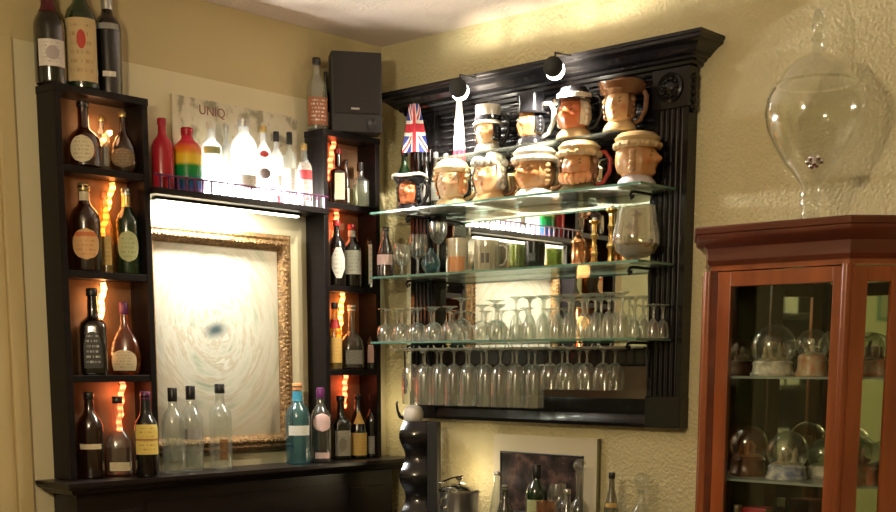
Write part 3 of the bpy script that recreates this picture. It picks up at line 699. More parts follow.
# carved scroll on the outer edge of the right pilaster
q = MB()
for k in range(5): q.ball((-.03, FY1-.004, 2.29-.022*k), .014, sx=1.1, sy=.7, seg=10, rings=8)
rl(q).build('carved_scroll', BLACKG, om)
# bottom rail and frieze with horizontal reeds
prof = [(0, FZ0), (.0, FZ0)]
br = MB().prism([(-.0005, FZ0), (-FD, FZ0), (-FD-.004, FZ0+.012), (-FD+.002, FZ0+.025), (-FD+.006, FZ0+.04), (-FD, FZ0+.055), (-FD+.012, FZ0+.075), (-FD+.02, FZ0+.105), (-.0005, FZ0+.105)], 0, 1, 'z')
def ybar(poly, y0, y1): # poly in (x, z), extruded along y
    n = len(poly); vs = [(x, y0, zz) for x, zz in poly]+[(x, y1, zz) for x, zz in poly]
    return MB().add(vs, [tuple(range(n-1, -1, -1)), tuple(range(n, 2*n))]+[(i, (i+1) % n, n+(i+1) % n, n+i) for i in range(n)])
rl(ybar([(-.0005, FZ0), (-FD, FZ0), (-FD-.004, FZ0+.012), (-FD+.002, FZ0+.025), (-FD+.006, FZ0+.04), (-FD, FZ0+.055), (-FD+.012, FZ0+.07), (-FD+.02, FZ0+.09), (-.0005, FZ0+.09)], FY0-PW-.003, FY1+PW+.003)).build('bottom_rail', BLACKG, om, smooth=30)
reed = [(-.022, 2.085)]
zz = 2.085
while zz < 2.315:
    for k in range(5):
        a_ = PI*k/4; reed.append((-.036-.006*math.sin(a_), zz+.0115-.0105*math.cos(a_)))
    zz += .023
reed += [(-.022, zz)]
rl(ybar(reed, FY0-PW-.003, FY1+PW+.003)).build('reeded_frieze', BLACKG, om, smooth=50)
# transom behind the hanging rack and the dark lower panel
rl(ybar([(-.0215, 1.425), (-.036, 1.427), (-.040, 1.432), (-.040, 1.482), (-.036, 1.487), (-.0215, 1.489)], FY0-PW-.001, FY1+PW+.001)).build('transom', BLACKG, om, smooth=0)
rl(MB().box(-.026, FY0-PW-.001, FZ0+.08, -.0212, FY1+PW+.001, 1.426)).build('lower_panel', mat('polished_brown_panel', (.10, .065, .045), .16, coat=.5), om, smooth=0)
# crown with mitred returns
crown = [(-.049, 2.310), (.004, 2.310), (.006, 2.320), (.016, 2.324), (.018, 2.333), (.027, 2.337), (.031, 2.344), (.040, 2.348), (.047, 2.356), (.058, 2.365), (.068, 2.372), (.077, 2.376), (.082, 2.380), (.082, 2.388), (.087, 2.391), (.087, 2.400), (-.049, 2.400)]
rl(MB().sweep(crown, [(-.0005, FY0), (-FD, FY0), (-FD, FY1), (-.0005, FY1)], side=1)).build('crown_moulding', BLACKG, om, smooth=35)

# halogen spot lamps on the crown
HG = emit('halogen_glow', (1, .95, .82), 30)
for px, py, lbl in ((460, 91, 'small black spot lamp on the crown with lit crescent, left of two'), (555, 70, 'small black spot lamp on the crown with lit crescent, right of two')):
    p = rw(px, py, .212)
    t = thing('spot_lamp', lbl, 'lamp', p, 0, 'spot lamps on the crown')
    vd = (CAM-p).normalized()
    u = vd.cross(Vector((0, 0, 1))).normalized(); w_ = u.cross(vd)   # facing direction of the little cup
    def disc(mb, c, r, th, ring=0):
        pr = [(1e-5, -th), (r*.8, -th), (r, -th*.3), (r, th*.3), (r*.8, th), (1e-5, th)]
        b0 = len(mb.v); mb.lathe(pr, seg=28)
        for i in range(b0, len(mb.v)):
            x, y, zz = mb.v[i]; v = c+u*x+w_*y+vd*zz; mb.v[i] = tuple(v)
        return mb
    lq = p-vd*.006+Vector((0, 0, -.042))
    lp_ = lamp('halogen_light', 'SPOT', lq, 25, (1, .9, .72), .012, spot_size=2.75, spot_blend=.35); aim(lp_, (-.08, p.y+.06, 1.5))
    lp_ = lamp('halogen_spill', 'SPOT', p-vd*.012, 8.0, (1, .9, .68), .012, spot_size=1.9, spot_blend=1.0); aim(lp_, (0, p.y-.04, 2.44))
    disc(MB(), Vector((0, 0, 0)), .030, .004).build('bulb', HG, t)
    disc(MB(), vd*.012+u*.006+w_*.0095, .031, .0045).build('shade_cap', BLACKIRON, t)
    MB().tube([vd*.012+w_*.012, vd*-.01+w_*.05, Vector((.075, 0, .055))], .0035, 8).build('arm', BLACKIRON, t)

# ------------------------------------------------------------------ glass shelves and their iron brackets
GD = .245; GY0, GY1 = -.185, -1.338
GZ = {1: 1.968, 2: 1.742, 3: 1.512}
for k, lbl in ((1, 'topmost glass shelf on the mirror, carrying the character jugs'), (2, 'middle glass shelf on the mirror, carrying mugs and brass'), (3, 'lowest glass shelf on the mirror, carrying upturned stemmed glasses')):
    z = GZ[k]; t = thing('glass_shelf', lbl, 'shelf', (-.12, (GY0+GY1)/2, z), 0, 'glass shelves on the mirror')
    y0, y1 = GY0-t.location.y, GY1-t.location.y
    hw_ = GD-.12
    iy0, iy1 = FY0-PW-.006-t.location.y, FY1+PW+.006-t.location.y
    q = MB().prism([(-hw_, y0), (-hw_, y1), (.064, y1), (.064, iy1), (.12-.0235, iy1), (.12-.0235, iy0), (.064, iy0), (.064, y0)], -.007, 0)
    q.mi = [0 if i == 1 else 1 for i in range(len(q.f))]
    q.build('glass_panel', [GLASS_S1 if k == 1 else GLASS_SH, GLASS_SU], t, smooth=0)
    MB().box(-hw_-.0012, y0, -.007, -hw_, y1, 0).box(-hw_, y1-.0012, -.007, .064, y1, 0).build('polished_edge', GLASS_EDGE, t, smooth=0)
    for j, y in enumerate((-.30, -1.255)):
        bt = thing('shelf_bracket', 'black iron scroll bracket under %s glass shelf, %s end' % (('', 'topmost', 'middle', 'lowest')[k], ('left', 'right')[j]), 'bracket', (-.05, y, z-.008), 0, 'iron shelf brackets')
        MB().tube([(-.008, 0, -.005), (-.10, 0, -.005), (-.118, 0, -.008), (-.126, 0, -.018), (-.118, 0, -.027), (-.109, 0, -.022), (-.111, 0, -.015)], .0045, 8).build('scroll_arm', BLACKIRON, bt)
        MB().tube([(-.005, 0, -.002), (-.012, 0, -.03), (-.006, 0, -.10), (-.0055, 0, -.115)], .004, 8).build('stay', BLACKIRON, bt)

# ------------------------------------------------------------------ stemware
def stem_glass(label, loc, R, h, bowl_h, foot, flip=True, group=None, m=GLASS_ST, name='wine_glass', shape='tulip'):
    t = thing(name, label, 'glass', loc, 0, group)
    bz = h-bowl_h
    if shape == 'flute':
        bowl = [(.003, bz), (R*.55, bz+bowl_h*.05), (R*.9, bz+bowl_h*.16), (R, bz+bowl_h*.3), (R, bz+bowl_h*.75), (R*.95, h)]
    elif shape == 'round':
        bowl = [(.003, bz), (R*.45, bz+bowl_h*.04), (R*.8, bz+bowl_h*.18), (R, bz+bowl_h*.45), (R*.97, bz+bowl_h*.7), (R*.84, h)]
    else:
        bowl = [(.003, bz), (R*.40, bz+bowl_h*.06), (R*.78, bz+bowl_h*.28), (R*.95, bz+bowl_h*.55), (R, bz+bowl_h*.8), (R*.97, h)]
    fo = [(1e-5, .0005), (foot, .0005), (foot, .0025), (foot*.5, .006), (.006, .012), (.0042, .022)]
    st = [(.0042, .022), (.0036, bz*.6), (.0046, bz-.004), (.004, bz)]
    def F(p): return [(r, h-z) for r, z in p] if flip else p
    MB().lathe(F(bowl), seg=24).build('bowl', m, t)
    MB().lathe(F(st), seg=10).build('stem', m, t)
    MB().lathe(F(fo), seg=22).build('foot', m, t)
    return t
z3 = GZ[3]
short = tall = tiny = None
def place(proto, lbl, px, d, grp, maker):
    loc = (-d, YR(px, d, z3+.05), z3+.0004)
    if proto is None: return maker(lbl, loc, grp)
    dup(proto, loc, random.uniform(0, 6), lbl, grp); return proto
rows = []
LS = 'clear short stemmed glass upturned on left half of lowest glass shelf'
for i in (0, 1, 2, 3, 4, 6, 7): short = place(short, LS, 385.5+i*16.1, .205, 'short upturned glasses on the lowest shelf', lambda l, p, g: stem_glass(l, p, .031, .118, .066, .026, group=g, shape='round'))
for i in (0, 1, 2, 6): short = place(short, LS, 397+i*16.8, .10, 'short upturned glasses on the lowest shelf', None)
LTG = 'clear tall stemmed glass upturned on right half of lowest glass shelf'
for i in range(9): tall = place(tall, LTG, 516+i*13.2, .17, 'tall upturned glasses on the lowest shelf', lambda l, p, g: stem_glass(l, p, 0.0228, .142, .085, .0228, group=g))
for i in range(7): tall = place(tall, LTG, 530+i*14.2, .10, 'tall upturned glasses on the lowest shelf', None)
p = None
for i, l in enumerate(('small sherry glass upturned, first right of the tall glasses', 'small sherry glass upturned, second right of the tall glasses', 'small sherry glass upturned near right end of lowest shelf', 'small sherry glass upturned, rightmost on lowest glass shelf')):
    p = place(p, l, 634+i*9.6, .13-(i % 2)*.05, 'small sherry glasses on the lowest shelf', lambda l, p, g: stem_glass(l, p, .0215, .104, .06, .02, group=g, name='sherry_glass'))
big = stem_glass('broad round goblet upturned among short glasses, tallest on left half', (-.115, YR(461, .115, z3), z3+.0004), .036, .150, .08, .033, shape='round', name='goblet')
# hanging rack with white wire channels
rk = thing('glass_rack', 'white wire hanging rack under the lowest glass shelf, holding flutes', 'rack', (-.12, -.75, z3-.02))
ry = [ -.27-.071*i for i in range(14)]
q = MB()
for i, y in enumerate(ry):
    for s_ in (-.008, .008):
        q.tube([(.06, y+s_+.75, -.010), (-.07, y+s_+.75, -.010), (-.082, y+s_*2.2+.75, -.004), (-.085, y+s_*3+.75, .004)], .002, 6)
q.build('wire_channels', WHITEWIRE, rk)
MB().tube([(.06, .52, -.010+.004), (.06, -.49, -.010+.004)], .003, 8).tube([(-.02, .52, -.0055), (-.02, -.49, -.0055)], .003, 8).build('cross_bar', WHITEWIRE, rk)
q = MB()
for y in (.52, 0, -.49):
    for x in (-.02,): q.tube([(x, y, -.0055), (x, y, .0125)], .002, 6)
q.build('hanger', WHITEWIRE, rk)
zr = z3-.030+.0025
fl_ = None
HL1 = 'clear flute hanging upside down from the wire rack, one of a row'
HL2 = 'clear short glass hanging upside down at right end of wire rack'
fl2 = None
for i in range(13):
    yc = (ry[i]+ry[i+1])/2
    for d in ((.16, .095) if i % 3 != 2 else (.15,)):
        if i < 9:
            loc = (-d, yc, zr-.198)
            if fl_ is None: fl_ = stem_glass(HL1, loc, .0325, .198, .148, .031, group='flutes hanging from the rack', name='flute_glass', shape='flute')
            else: dup(fl_, loc, random.uniform(0, 6))
        else:
            loc = (-d, yc, zr-.135)
            if fl2 is None: fl2 = stem_glass(HL2, loc, .033, .135, .088, .031, group='short glasses hanging from the rack', shape='round')
            else: dup(fl2, loc, random.uniform(0, 6))
# ladle hanging by the rack's left end
t = thing('hanging_ladle', 'dark ornate spoon hanging beside the left end of wire rack', 'spoon', (-.10, YR(405, .10, 1.4), 1.50))
MB().tube([(0, 0, -.002), (0, .002, -.01), (0, 0, -.09), (0, 0, -.12)], [.002, .0025, .003, .004], 8).build('handle', BLACKIRON, t)
MB().ball((0, 0, -.138), .014, sy=1, sx=.5, sz=1.5).ball((0, 0, -.168), .007, sz=1.6).build('bowl', BLACKIRON, t)

# ------------------------------------------------------------------ middle glass shelf
z2 = GZ[2]
BR(385.5, z2, .208, 'slope', .175, .030, GLASS_BROWN, BLACKCAP, [(.24, .44, 1.2, L_PINK)], 'dark bottle with pink label at left end of middle glass shelf')
def gl_loc(px, d, z): return (-d, YR(px, d, z+.05), z+.0004)
stem_glass('small balloon glass beside the pink labelled bottle on middle shelf', gl_loc(402, .19, z2), .033, .11, .075, .028, False, shape='round')
stem_glass('wine glass with rounded bowl on middle shelf, left of blue ball', gl_loc(418, .12, z2), .036, .150, .085, .031, False, shape='round')
stem_glass('tall goblet behind the blue glass ball on middle shelf', gl_loc(438, .085, z2), .034, .19, .075, .03, False, name='goblet')
t = thing('glass_ball_ornament', 'round clear ornament with teal swirl at left of middle glass shelf', 'ornament', gl_loc(431, .155, z2))
MB().lathe([(1e-5, 0), (.016, 0), (.018, .008), (.026, .016), (.033, .035), (.034, .045), (.028, .064), (.016, .076), (.008, .088), (.009, .094), (1e-5, .096)], seg=24).build('glass_body', GLASS_BLUE, t)
MB().ball((0, 0, .038), .022, sz=.8).build('teal_core', GLASS_TEAL, t)
def mug(label, loc, r, h, m, name='mug', rz=0, handle=True, inner=None, ribs=0, taper=1.0, hm=None, emblem=None, band=None):
    t = thing(name, label, 'mug', loc, rz)
    rt = r*taper; pr = [(1e-5, 0), (r*.92, 0), (r, .004), (r*.5+rt*.5, h*.5), (rt, h), (rt-.004, h), (r*.5+rt*.5-.004, h*.5), (r-.005, .01), (1e-5, .008)]
    MB().lathe(pr, seg=36 if not ribs else ribs*4, n=2).build('body', m, t)
    if handle:
        MB().tube([(rt*.96, 0, h*.82), (rt+.014, 0, h*.86), (rt+.026, 0, h*.74), (rt+.027, 0, h*.45), (rt+.016, 0, h*.24), (r*.96, 0, h*.2)], .0055, 10).build('handle', hm or m, t)
    if emblem or band:
        def patch(z0, z1, ha, mm, nm):
            vs = []; NU = 12
            for zz in (z0, z1):
                for i in range(NU+1):
                    th = -PI/2-ha+2*ha*i/NU; rr = r+(rt-r)*zz/h+.0008; vs.append((rr*math.cos(th), rr*math.sin(th), zz))
            MB().add(vs, [(i, i+1, NU+2+i, NU+1+i) for i in range(NU)]).build(nm, mm, t)
        if emblem: patch(h*.28, h*.58, .32, emblem, 'emblem')
        if band: patch(h*.05, h*.48, .9, band, 'printed_band')
    return t
MUG_GL = glass('mug_glass', (.85, .82, .68), .72, (.88, .82, .64), .15)
CERAM = mat('cream_ceramic', (.66, .56, .40), .25, noise=.15, nscale=30, coat=.4)
mug('tall straight cream tankard with orange lower band on middle glass shelf', gl_loc(458, .13, z2), .036, .122, CERAM, 'tankard', -PI/2+.5, False, band=mat('orange_print', (.62, .26, .10), .4))
t = mug('ribbed glass beer mug with dark crest and handle on middle shelf', gl_loc(487, .135, z2), .043, .106, MUG_GL, 'beer_mug', -PI/2+.55, True, emblem=label_mat('crest_print', (.12, .10, .09), (.4, .34, .25)))
q = MB()
for k in range(16):
    a_ = 2*PI*k/16; q.tube([(.0425*math.cos(a_), .0425*math.sin(a_), .008), (.0425*math.cos(a_), .0425*math.sin(a_), .085)], .0035, 6)
q.build('ribs', MUG_GL, t)
mug('pale green glass tumbler between beer mug and dark mug', gl_loc(517, .125, z2), .028, .085, glass('green_tumbler', (.72, .80, .50), .3, (.45, .5, .25)), 'tumbler', 0, False, taper=1.1)
mug('black mug with small grey print on middle glass shelf', gl_loc(535, .135, z2), .031, .088, mat('black_mug_glaze', (.01, .012, .009), .25), 'black_mug', -PI/2+.4, False, taper=1.12, emblem=label_mat('grey_print', (.05, .06, .05), (.4, .42, .38)))
# brass pieces
def brass(label, px, d, prof, m, name):
    t = thing(name, label, 'ornament', gl_loc(px, d, z2))
    MB().lathe(prof, seg=24).build('body', m, t); return t
b1 = brass('stout brass tankard with lid at left of the brass pieces', 578, .13, [(1e-5, 0), (.026, 0), (.027, .006), (.022, .012), (.021, .07), (.024, .075), (.023, .082), (.014, .094), (.005, .10), (.006, .108), (1e-5, .112)], COPPER, 'brass_tankard')
MB().tube([(.02, 0, .07), (.036, 0, .066), (.04, 0, .045), (.032, 0, .02), (.021, 0, .018)], .004, 8).build('handle', BRASS, b1)
b2 = brass('tall brass candlestick in the middle of the brass pieces', 594, .12, [(1e-5, 0), (.026, 0), (.026, .006), (.012, .014), (.008, .03), (.014, .04), (.008, .05), (.007, .085), (.013, .095), (.007, .105), (.008, .13), (.017, .138), (.017, .142), (.009, .144), (1e-5, .144)], BRASS, 'brass_candlestick')
MB().lathe([(.0072, .144), (.0072, .15), (1e-5, .15)], seg=12).build('candle_stub', WHITECAP, b2)
b3 = brass('tallest brass candlestick, half behind the brandy balloon', 611, .09, [(1e-5, 0), (.027, 0), (.027, .008), (.012, .016), (.009, .05), (.015, .062), (.009, .074), (.008, .11), (.014, .122), (.008, .134), (.009, .162), (.02, .172), (.02, .177), (.009, .178), (1e-5, .178)], BRASS, 'brass_candlestick')
MB().lathe([(.0072, .178), (.0072, .186), (1e-5, .186)], seg=12).build('candle_stub', WHITECAP, b3)
# giant brandy balloon tipped on its bowl
t = thing('brandy_balloon', 'giant clear brandy balloon glass with pale liqueur, right on middle shelf', 'glass', gl_loc(636, .12, z2))
MB().lathe([(1e-5, 0), (.03, 0), (.032, .004), (.012, .008), (.010, .014), (.035, .018), (.062, .036), (.073, .062), (.071, .09), (.063, .13), (.056, .175)], seg=36).build('bowl', glass('balloon_glass', (.88, .86, .76), .30, (.75, .66, .50), .03, .14), t)
MB().lathe([(1e-5, .0195), (.034, .0205), (.059, .037), (.0695, .058), (1e-5, .058)], seg=30).build('liquid', glass('balloon_liquid', (.62, .50, .26), .2, (.42, .32, .14)), t)

# ------------------------------------------------------------------ character jugs on the topmost glass shelf
def skin_mat(name, col, cheek):
    t = NT(name); b = t.n('ShaderNodeBsdfPrincipled'); b.inputs['Roughness'].default_value = .22; b.inputs['Coat Weight'].default_value = .3
    at = t.n('ShaderNodeAttribute', attribute_name='paint'); sp_ = t.n('ShaderNodeSeparateColor'); t.l(at.outputs['Color'], sp_.inputs[0])
    def mx(f, a, c):
        nd = t.n('ShaderNodeMix', data_type='RGBA'); t.l(f, nd.inputs[0])
        if hasattr(a, 'links'): t.l(a, nd.inputs[6])
        else: nd.inputs[6].default_value = c4(a)
        nd.inputs[7].default_value = c4(c); return nd.outputs[2]
    k = mx(sp_.outputs[0], col, cheek); k = mx(sp_.outputs[1], k, (.42, .07, .05)); k = mx(sp_.outputs[2], k, (.08, .045, .03))
    t.l(k, b.inputs['Base Color']); t.l(b.outputs[0], t.out.inputs[0]); return t.m
SK_PALE = skin_mat('glaze_pale_skin', (.60, .36, .18), (.54, .20, .09))
SK_RUDDY = skin_mat('glaze_ruddy_skin', (.52, .16, .06), (.46, .09, .035))
SK_TAN = skin_mat('glaze_tan_skin', (.52, .25, .09), (.46, .14, .05))
SK_IVORY = skin_mat('glaze_ivory_skin', (.62, .42, .24), (.56, .27, .14))
GZ_TAN = mat('tan_glaze', (.50, .28, .13), .25, coat=.3)
GZ_WHITE = mat('white_glaze', (.72, .66, .54), .2, coat=.4)
GZ_CREAM = mat('cream_glaze', (.54, .38, .19), .2, coat=.4)
GZ_BLACK = mat('black_glaze', (.012, .012, .015), .15, coat=.5)
GZ_BROWN = mat('brown_glaze', (.20, .09, .04), .2, coat=.4)
GZ_GREY = mat('grey_glaze', (.42, .40, .34), .25, coat=.3)
GZ_RED = mat('red_glaze', (.45, .05, .04), .2, coat=.4)
GZ_GREEN = mat('olive_glaze', (.16, .15, .07), .25, coat=.3)
GZ_LILAC = mat('lilac_glaze', (.60, .56, .62), .25, coat=.3)
GZ_ORANGE = mat('orange_glaze', (.62, .26, .10), .22, coat=.3)
def gs(x, s): return math.exp(-(x/s)**2)
def head_mesh(mb, W, Hh, nose=1.0, chin=1.0, jowl=0.0, smile=1.0):
    """face looks along -y; u = azimuth from the face, v = height 0..1"""
    NU, NV = 48, 36; vs = []; cols = []
    for j in range(NV+1):
        v = j/NV; ph = PI*v; zc = -math.cos(ph)
        for i in range(NU):
            u = -PI+2*PI*i/NU; rad = math.sin(ph)**.72 if 0 < j < NV else 0.0
            x = math.sin(u)*rad; y = -math.cos(u)*rad*1.06; zz = zc
            fx = math.sin(u) if abs(u) < PI/2 else 2.0
            d = 0.0
            d += .30*nose*gs(u, .17)*gs(zz+.02, .20)                     # nose tip
            d += .16*nose*gs(u, .13)*gs(zz-.18, .22)                     # bridge
            d += .09*nose*(gs(u-.20, .10)+gs(u+.20, .10))*gs(zz+.08, .10)  # nostrils
            d += .10*gs(abs(u)-.36, .24)*gs(zz-.36, .09)                 # brows
            d -= .12*gs(abs(u)-.38, .16)*gs(zz-.20, .10)                 # eye sockets
            d += .055*gs(abs(u)-.38, .10)*gs(zz-.20, .065)               # eyeballs
            d += .10*gs(abs(u)-.62, .26)*gs(zz+.10, .20)                 # cheeks
            d += .07*gs(u, .24)*gs(zz+.33, .045)+.07*gs(u, .20)*gs(zz+.44, .05)  # lips
            d -= .07*gs(u, .30)*gs(zz+.385, .025)
            d += .16*chin*gs(u, .28)*gs(zz+.66, .15)                     # chin
            d += jowl*.12*gs(abs(u)-.6, .3)*gs(zz+.45, .2)
            d += .16*gs(abs(u)-1.50, .10)*gs(zz-.08, .20)                # ears
            k = 1+d
            vs.append((x*k*W, y*k*W, (zz+1)*.5*Hh))
            eye = gs(abs(u)-.38, .075)*gs(zz-.195, .05); brow = gs(abs(u)-.38, .2)*gs(zz-.375, .045)
            lip = gs(u, .22)*gs(zz+.385, .055); ck = max(gs(abs(u)-.62, .26)*gs(zz+.12, .18), gs(u, .16)*gs(zz+.03, .14))
            cols.append((min(1, ck*.9), 1.0 if lip > .45 else 0.0, 1.0 if (eye > .5 or brow > .45) else 0.0, 1))
    fs = []
    for j in range(NV):
        for i in range(NU):
            fs.append((j*NU+i, j*NU+(i+1) % NU, (j+1)*NU+(i+1) % NU, (j+1)*NU+i))
    mb.add(vs, fs); return cols
def jug(label, px, d, h, rz, skin, hat, hatm, hair, collar, base_z=None, hw=1.0, nose=1.0, chin=1.0, brim=1.0, handle=None, beard=None, extra=None):
    z1 = GZ[1] if base_z is None else base_z
    t = thing('character_jug', label, 'jug', (-d, YR(px, d, z1+.06), z1+.0004), -PI/2+rz, 'character jugs on the topmost shelf')
    hatfrac = {'tricorn': .22, 'bonnet': .14, 'tophat': .34, 'bowler': .24, 'cap': .20, 'feather': .24, 'curls': .10, 'turban': .26}[hat]
    ch = h*.17; W = h*.30*hw; hh = h*(1-hatfrac)*.93; z0 = ch*.62
    # collar and shoulders = base of the jug
    MB().lathe([(1e-5, 0), (W*1.02, 0), (W*1.10, ch*.15), (W*1.02, ch*.6), (W*.86, ch*.95), (W*.70, ch*1.25), (1e-5, ch*1.25)], seg=28, sy=.86).build('collar', collar, t)
    hb = MB(); cols = head_mesh(hb, W*.92, hh, nose, chin); hb.v = [(x, y, zz+z0) for x, y, zz in hb.v]
    me_o = hb.build('face', skin, t, smooth=60)
    me = me_o.data
    if len(me.vertices) >= 1:
        ca = me.color_attributes.new('paint', 'FLOAT_COLOR', 'POINT')
        # vertex order may shift when validate() drops poles: match by position
        from mathutils.kdtree import KDTree
        kd = KDTree(len(hb.v))
        for i, p in enumerate(hb.v): kd.insert(p, i)
        kd.balance()
        for i, v in enumerate(me.vertices): ca.data[i].color = cols[kd.find(v.co)[1]]
    zt = z0+hh   # crown of the head
    # hair: shell over the back and sides, with curls at the temples
    hm = MB()
    pts = []
    NU, NV = 30, 12
    for j in range(NV+1):
        v = .28+.70*j/NV; ph = PI*v
        for i in range(NU+1):
            u = .95+(2*PI-1.9)*i/NU
            if v > .78: u = .35+(2*PI-.7)*i/NU
            r_ = math.sin(ph)**.72*1.09*(1+.05*math.sin(9*u)*math.sin(12*v)); pts.append((math.sin(u)*r_*W*.92, -math.cos(u)*r_*1.06*W*.92, z0+(1-math.cos(ph))*.5*hh*1.0+.002))
    hm.add(pts, [(j*(NU+1)+i, j*(NU+1)+i+1, (j+1)*(NU+1)+i+1, (j+1)*(NU+1)+i) for j in range(NV) for i in range(NU)])
    for s_ in (-1, 1):
        for k in range(4): hm.ball((s_*W*(.93-.02*k), -W*.18+.1*W*k*.2, z0+hh*(.66-.13*k)), W*.20, seg=10, rings=7)
    hm.build('hair', hair, t)
    if beard:
        bm_ = MB()
        for k in range(7):
            a_ = -.9+.3*k; bm_.ball((math.sin(a_)*W*.86, -math.cos(a_)*W*.98, z0+hh*.17+abs(a_)*hh*.08), W*.24, sz=1.25, seg=10, rings=8)
        bm_.build('beard', beard, t)
    hz = zt-hh*.22; R = W*1.0; top = h
    hb2 = MB()
    if hat == 'tophat': hb2.lathe([(R*.5, hz), (R*1.45*brim, hz+.0), (R*1.5*brim, hz+.004), (R*1.0, hz+.010), (R*.92, hz+(top-hz)*.5), (R*1.02, top-.004), (R*.98, top), (R*.9, top-.003), (R*.85, top-.02), (1e-5, top-.02)], seg=28)
    elif hat == 'bowler': hb2.lathe([(R*.5, hz), (R*1.35*brim, hz+.006), (R*1.4*brim, hz+.010), (R*1.02, hz+.012), (R*1.0, hz+(top-hz)*.45), (R*.8, hz+(top-hz)*.85), (R*.4, top), (1e-5, top)], seg=28)
    elif hat == 'tricorn' or hat == 'feather':
        NU2 = 42; prof = [(.55, 0, 0), (1.02, .002, 0), (1.38*brim, .010, 1), (1.52*brim, .026, 1.0), (1.46*brim, .028, 1.0), (1.30*brim, .016, 1), (1.0, .012, 0), (.96, .020, 0), (.80, .036, 0), (.35, .046, 0), (1e-4, .047, 0)]
        k = (top-hz)/.047; vs = []
        for r_, zz, up in prof:
            for i in range(NU2):
                u = 2*PI*i/NU2; tri = .5+.5*math.cos(3*(u-PI/2-PI)) # three points
                rr = r_*(1+up*(.16*tri-.05)); lift = up*(1-tri)*.014
                vs.append((math.cos(u)*rr*R, math.sin(u)*rr*R, hz+zz*k+lift*k*.6))
        hb2.add(vs, [(j*NU2+i, j*NU2+(i+1) % NU2, (j+1)*NU2+(i+1) % NU2, (j+1)*NU2+i) for j in range(len(prof)-1) for i in range(NU2)])
    elif hat in ('cap', 'turban'):
        hb2.lathe([(R*.6, hz), (R*1.06, hz), (R*1.16, hz+.008), (R*1.10, hz+.018), (R*1.04, hz+.02), (R*1.12, hz+(top-hz)*.6), (R*.9, top-.006), (R*.5, top), (1e-5, top)], seg=28)
        for k in range(14):
            a_ = 2*PI*k/14; hb2.ball((R*1.08*math.cos(a_), R*1.08*math.sin(a_), hz+.009), .009*(h/.16), seg=8, rings=6)
    elif hat == 'bonnet':
        hb2.lathe([(R*.7, hz-hh*.05), (R*1.04, hz), (R*1.18, hz+.012), (R*1.02, hz+.022), (R*.96, top-.012), (R*.6, top), (1e-5, top)], seg=28)
        for k in range(11):
            a_ = PI*(-.15+1.3*k/10); hb2.ball((R*1.12*math.cos(a_), -R*.15, hz-hh*.12+R*1.05*math.sin(a_)*.8), R*.2, seg=8, rings=6)
    elif hat == 'curls':
        for k in range(26):
            a_ = 2*PI*((k*.618) % 1); e_ = .35+.62*((k*.37) % 1); hb2.ball((R*.98*math.cos(a_)*math.cos(e_), R*.98*math.sin(a_)*math.cos(e_), hz-hh*.06+R*.75*math.sin(e_)), R*.26, seg=9, rings=7)
    hb2.build('hat' if hat != 'curls' else 'curled_wig', hatm, t)
    if hat == 'feather':
        q = MB(); 
        for k in range(9): q.ball((R*(.2+.12*k), R*(.25+.08*k), hz+(top-hz)*.75+.012*math.sin(k*.35)), R*(.26-.012*k), sz=.7, seg=9, rings=6)
        q.build('plume', GZ_BLACK if extra is None else extra, t)
    elif hat == 'tricorn' and extra:
        NU2 = 42; pts = []
        for i in range(NU2+1):
            u = 2*PI*i/NU2; tri = .5+.5*math.cos(3*(u-PI/2-PI)); k = (top-hz)/.047; rr = 1.52*brim*(1+.16*tri-.05)
            pts.append((math.cos(u)*rr*R, math.sin(u)*rr*R, hz+.027*k+(1-tri)*.014*k*.6))
        MB().tube(pts, .006, 8, False).build('hat_trim', extra, t)
    elif extra and hat in ('tophat', 'bowler'):
        MB().lathe([(R*1.03, hz+.012), (R*1.04, hz+.014), (R*1.03, hz+.028), (R*.99, hz+.029)], seg=28).build('hat_band', extra, t)
    # jug handle at the back/side
    sd = 1
    MB().tube([(sd*W*.75, W*.35, h*.80), (sd*W*1.2, W*.62, h*.80), (sd*W*1.45, W*.72, h*.66), (sd*W*1.42, W*.68, h*.42), (sd*W*1.1, W*.55, h*.22), (sd*W*.8, W*.3, h*.16)], [.006*h/.16, .0075*h/.16, .0085*h/.16, .008*h/.16, .007*h/.16, .006*h/.16], 10).build('handle', handle or hair, t)
    return t
# front row, left to right
jug('ruddy faced jug in black tricorn with white trim, leftmost of the jugs', 409, .172, .135, .45, SK_RUDDY, 'tricorn', GZ_BLACK, GZ_BLACK, GZ_BLACK, extra=GZ_WHITE, hw=1.02, brim=.92)
jug('pale lady jug with cream bonnet, second from left in front row', 452, .158, .158, .25, SK_IVORY, 'bonnet', GZ_CREAM, GZ_ORANGE, GZ_CREAM, hw=1.16, nose=.7, handle=GZ_CREAM)
jug('pale man jug with grey curled wig, in front of the top hat jug', 490, .142, .160, .2, SK_PALE, 'curls', GZ_GREY, GZ_GREY, GZ_CREAM, hw=1.22, handle=GZ_BROWN)
jug('large tan jug in round white cap, looking left, middle of front row', 535, .138, .163, -.05, SK_TAN, 'cap', GZ_WHITE, GZ_TAN, GZ_WHITE, hw=1.36, nose=1.0, handle=GZ_BROWN)
jug('bearded brown jug with cream cap, right of the white capped jug', 579, .138, .162, .3, SK_TAN, 'cap', GZ_CREAM, GZ_BROWN, GZ_GREEN, hw=1.26, beard=GZ_ORANGE, handle=GZ_RED)
jug('tan profile jug in cream cap facing right, rightmost of the jugs', 637, .138, .163, 1.75, SK_TAN, 'cap', GZ_CREAM, GZ_TAN, GZ_LILAC, hw=1.3, nose=.85, chin=1.3, handle=GZ_LILAC)
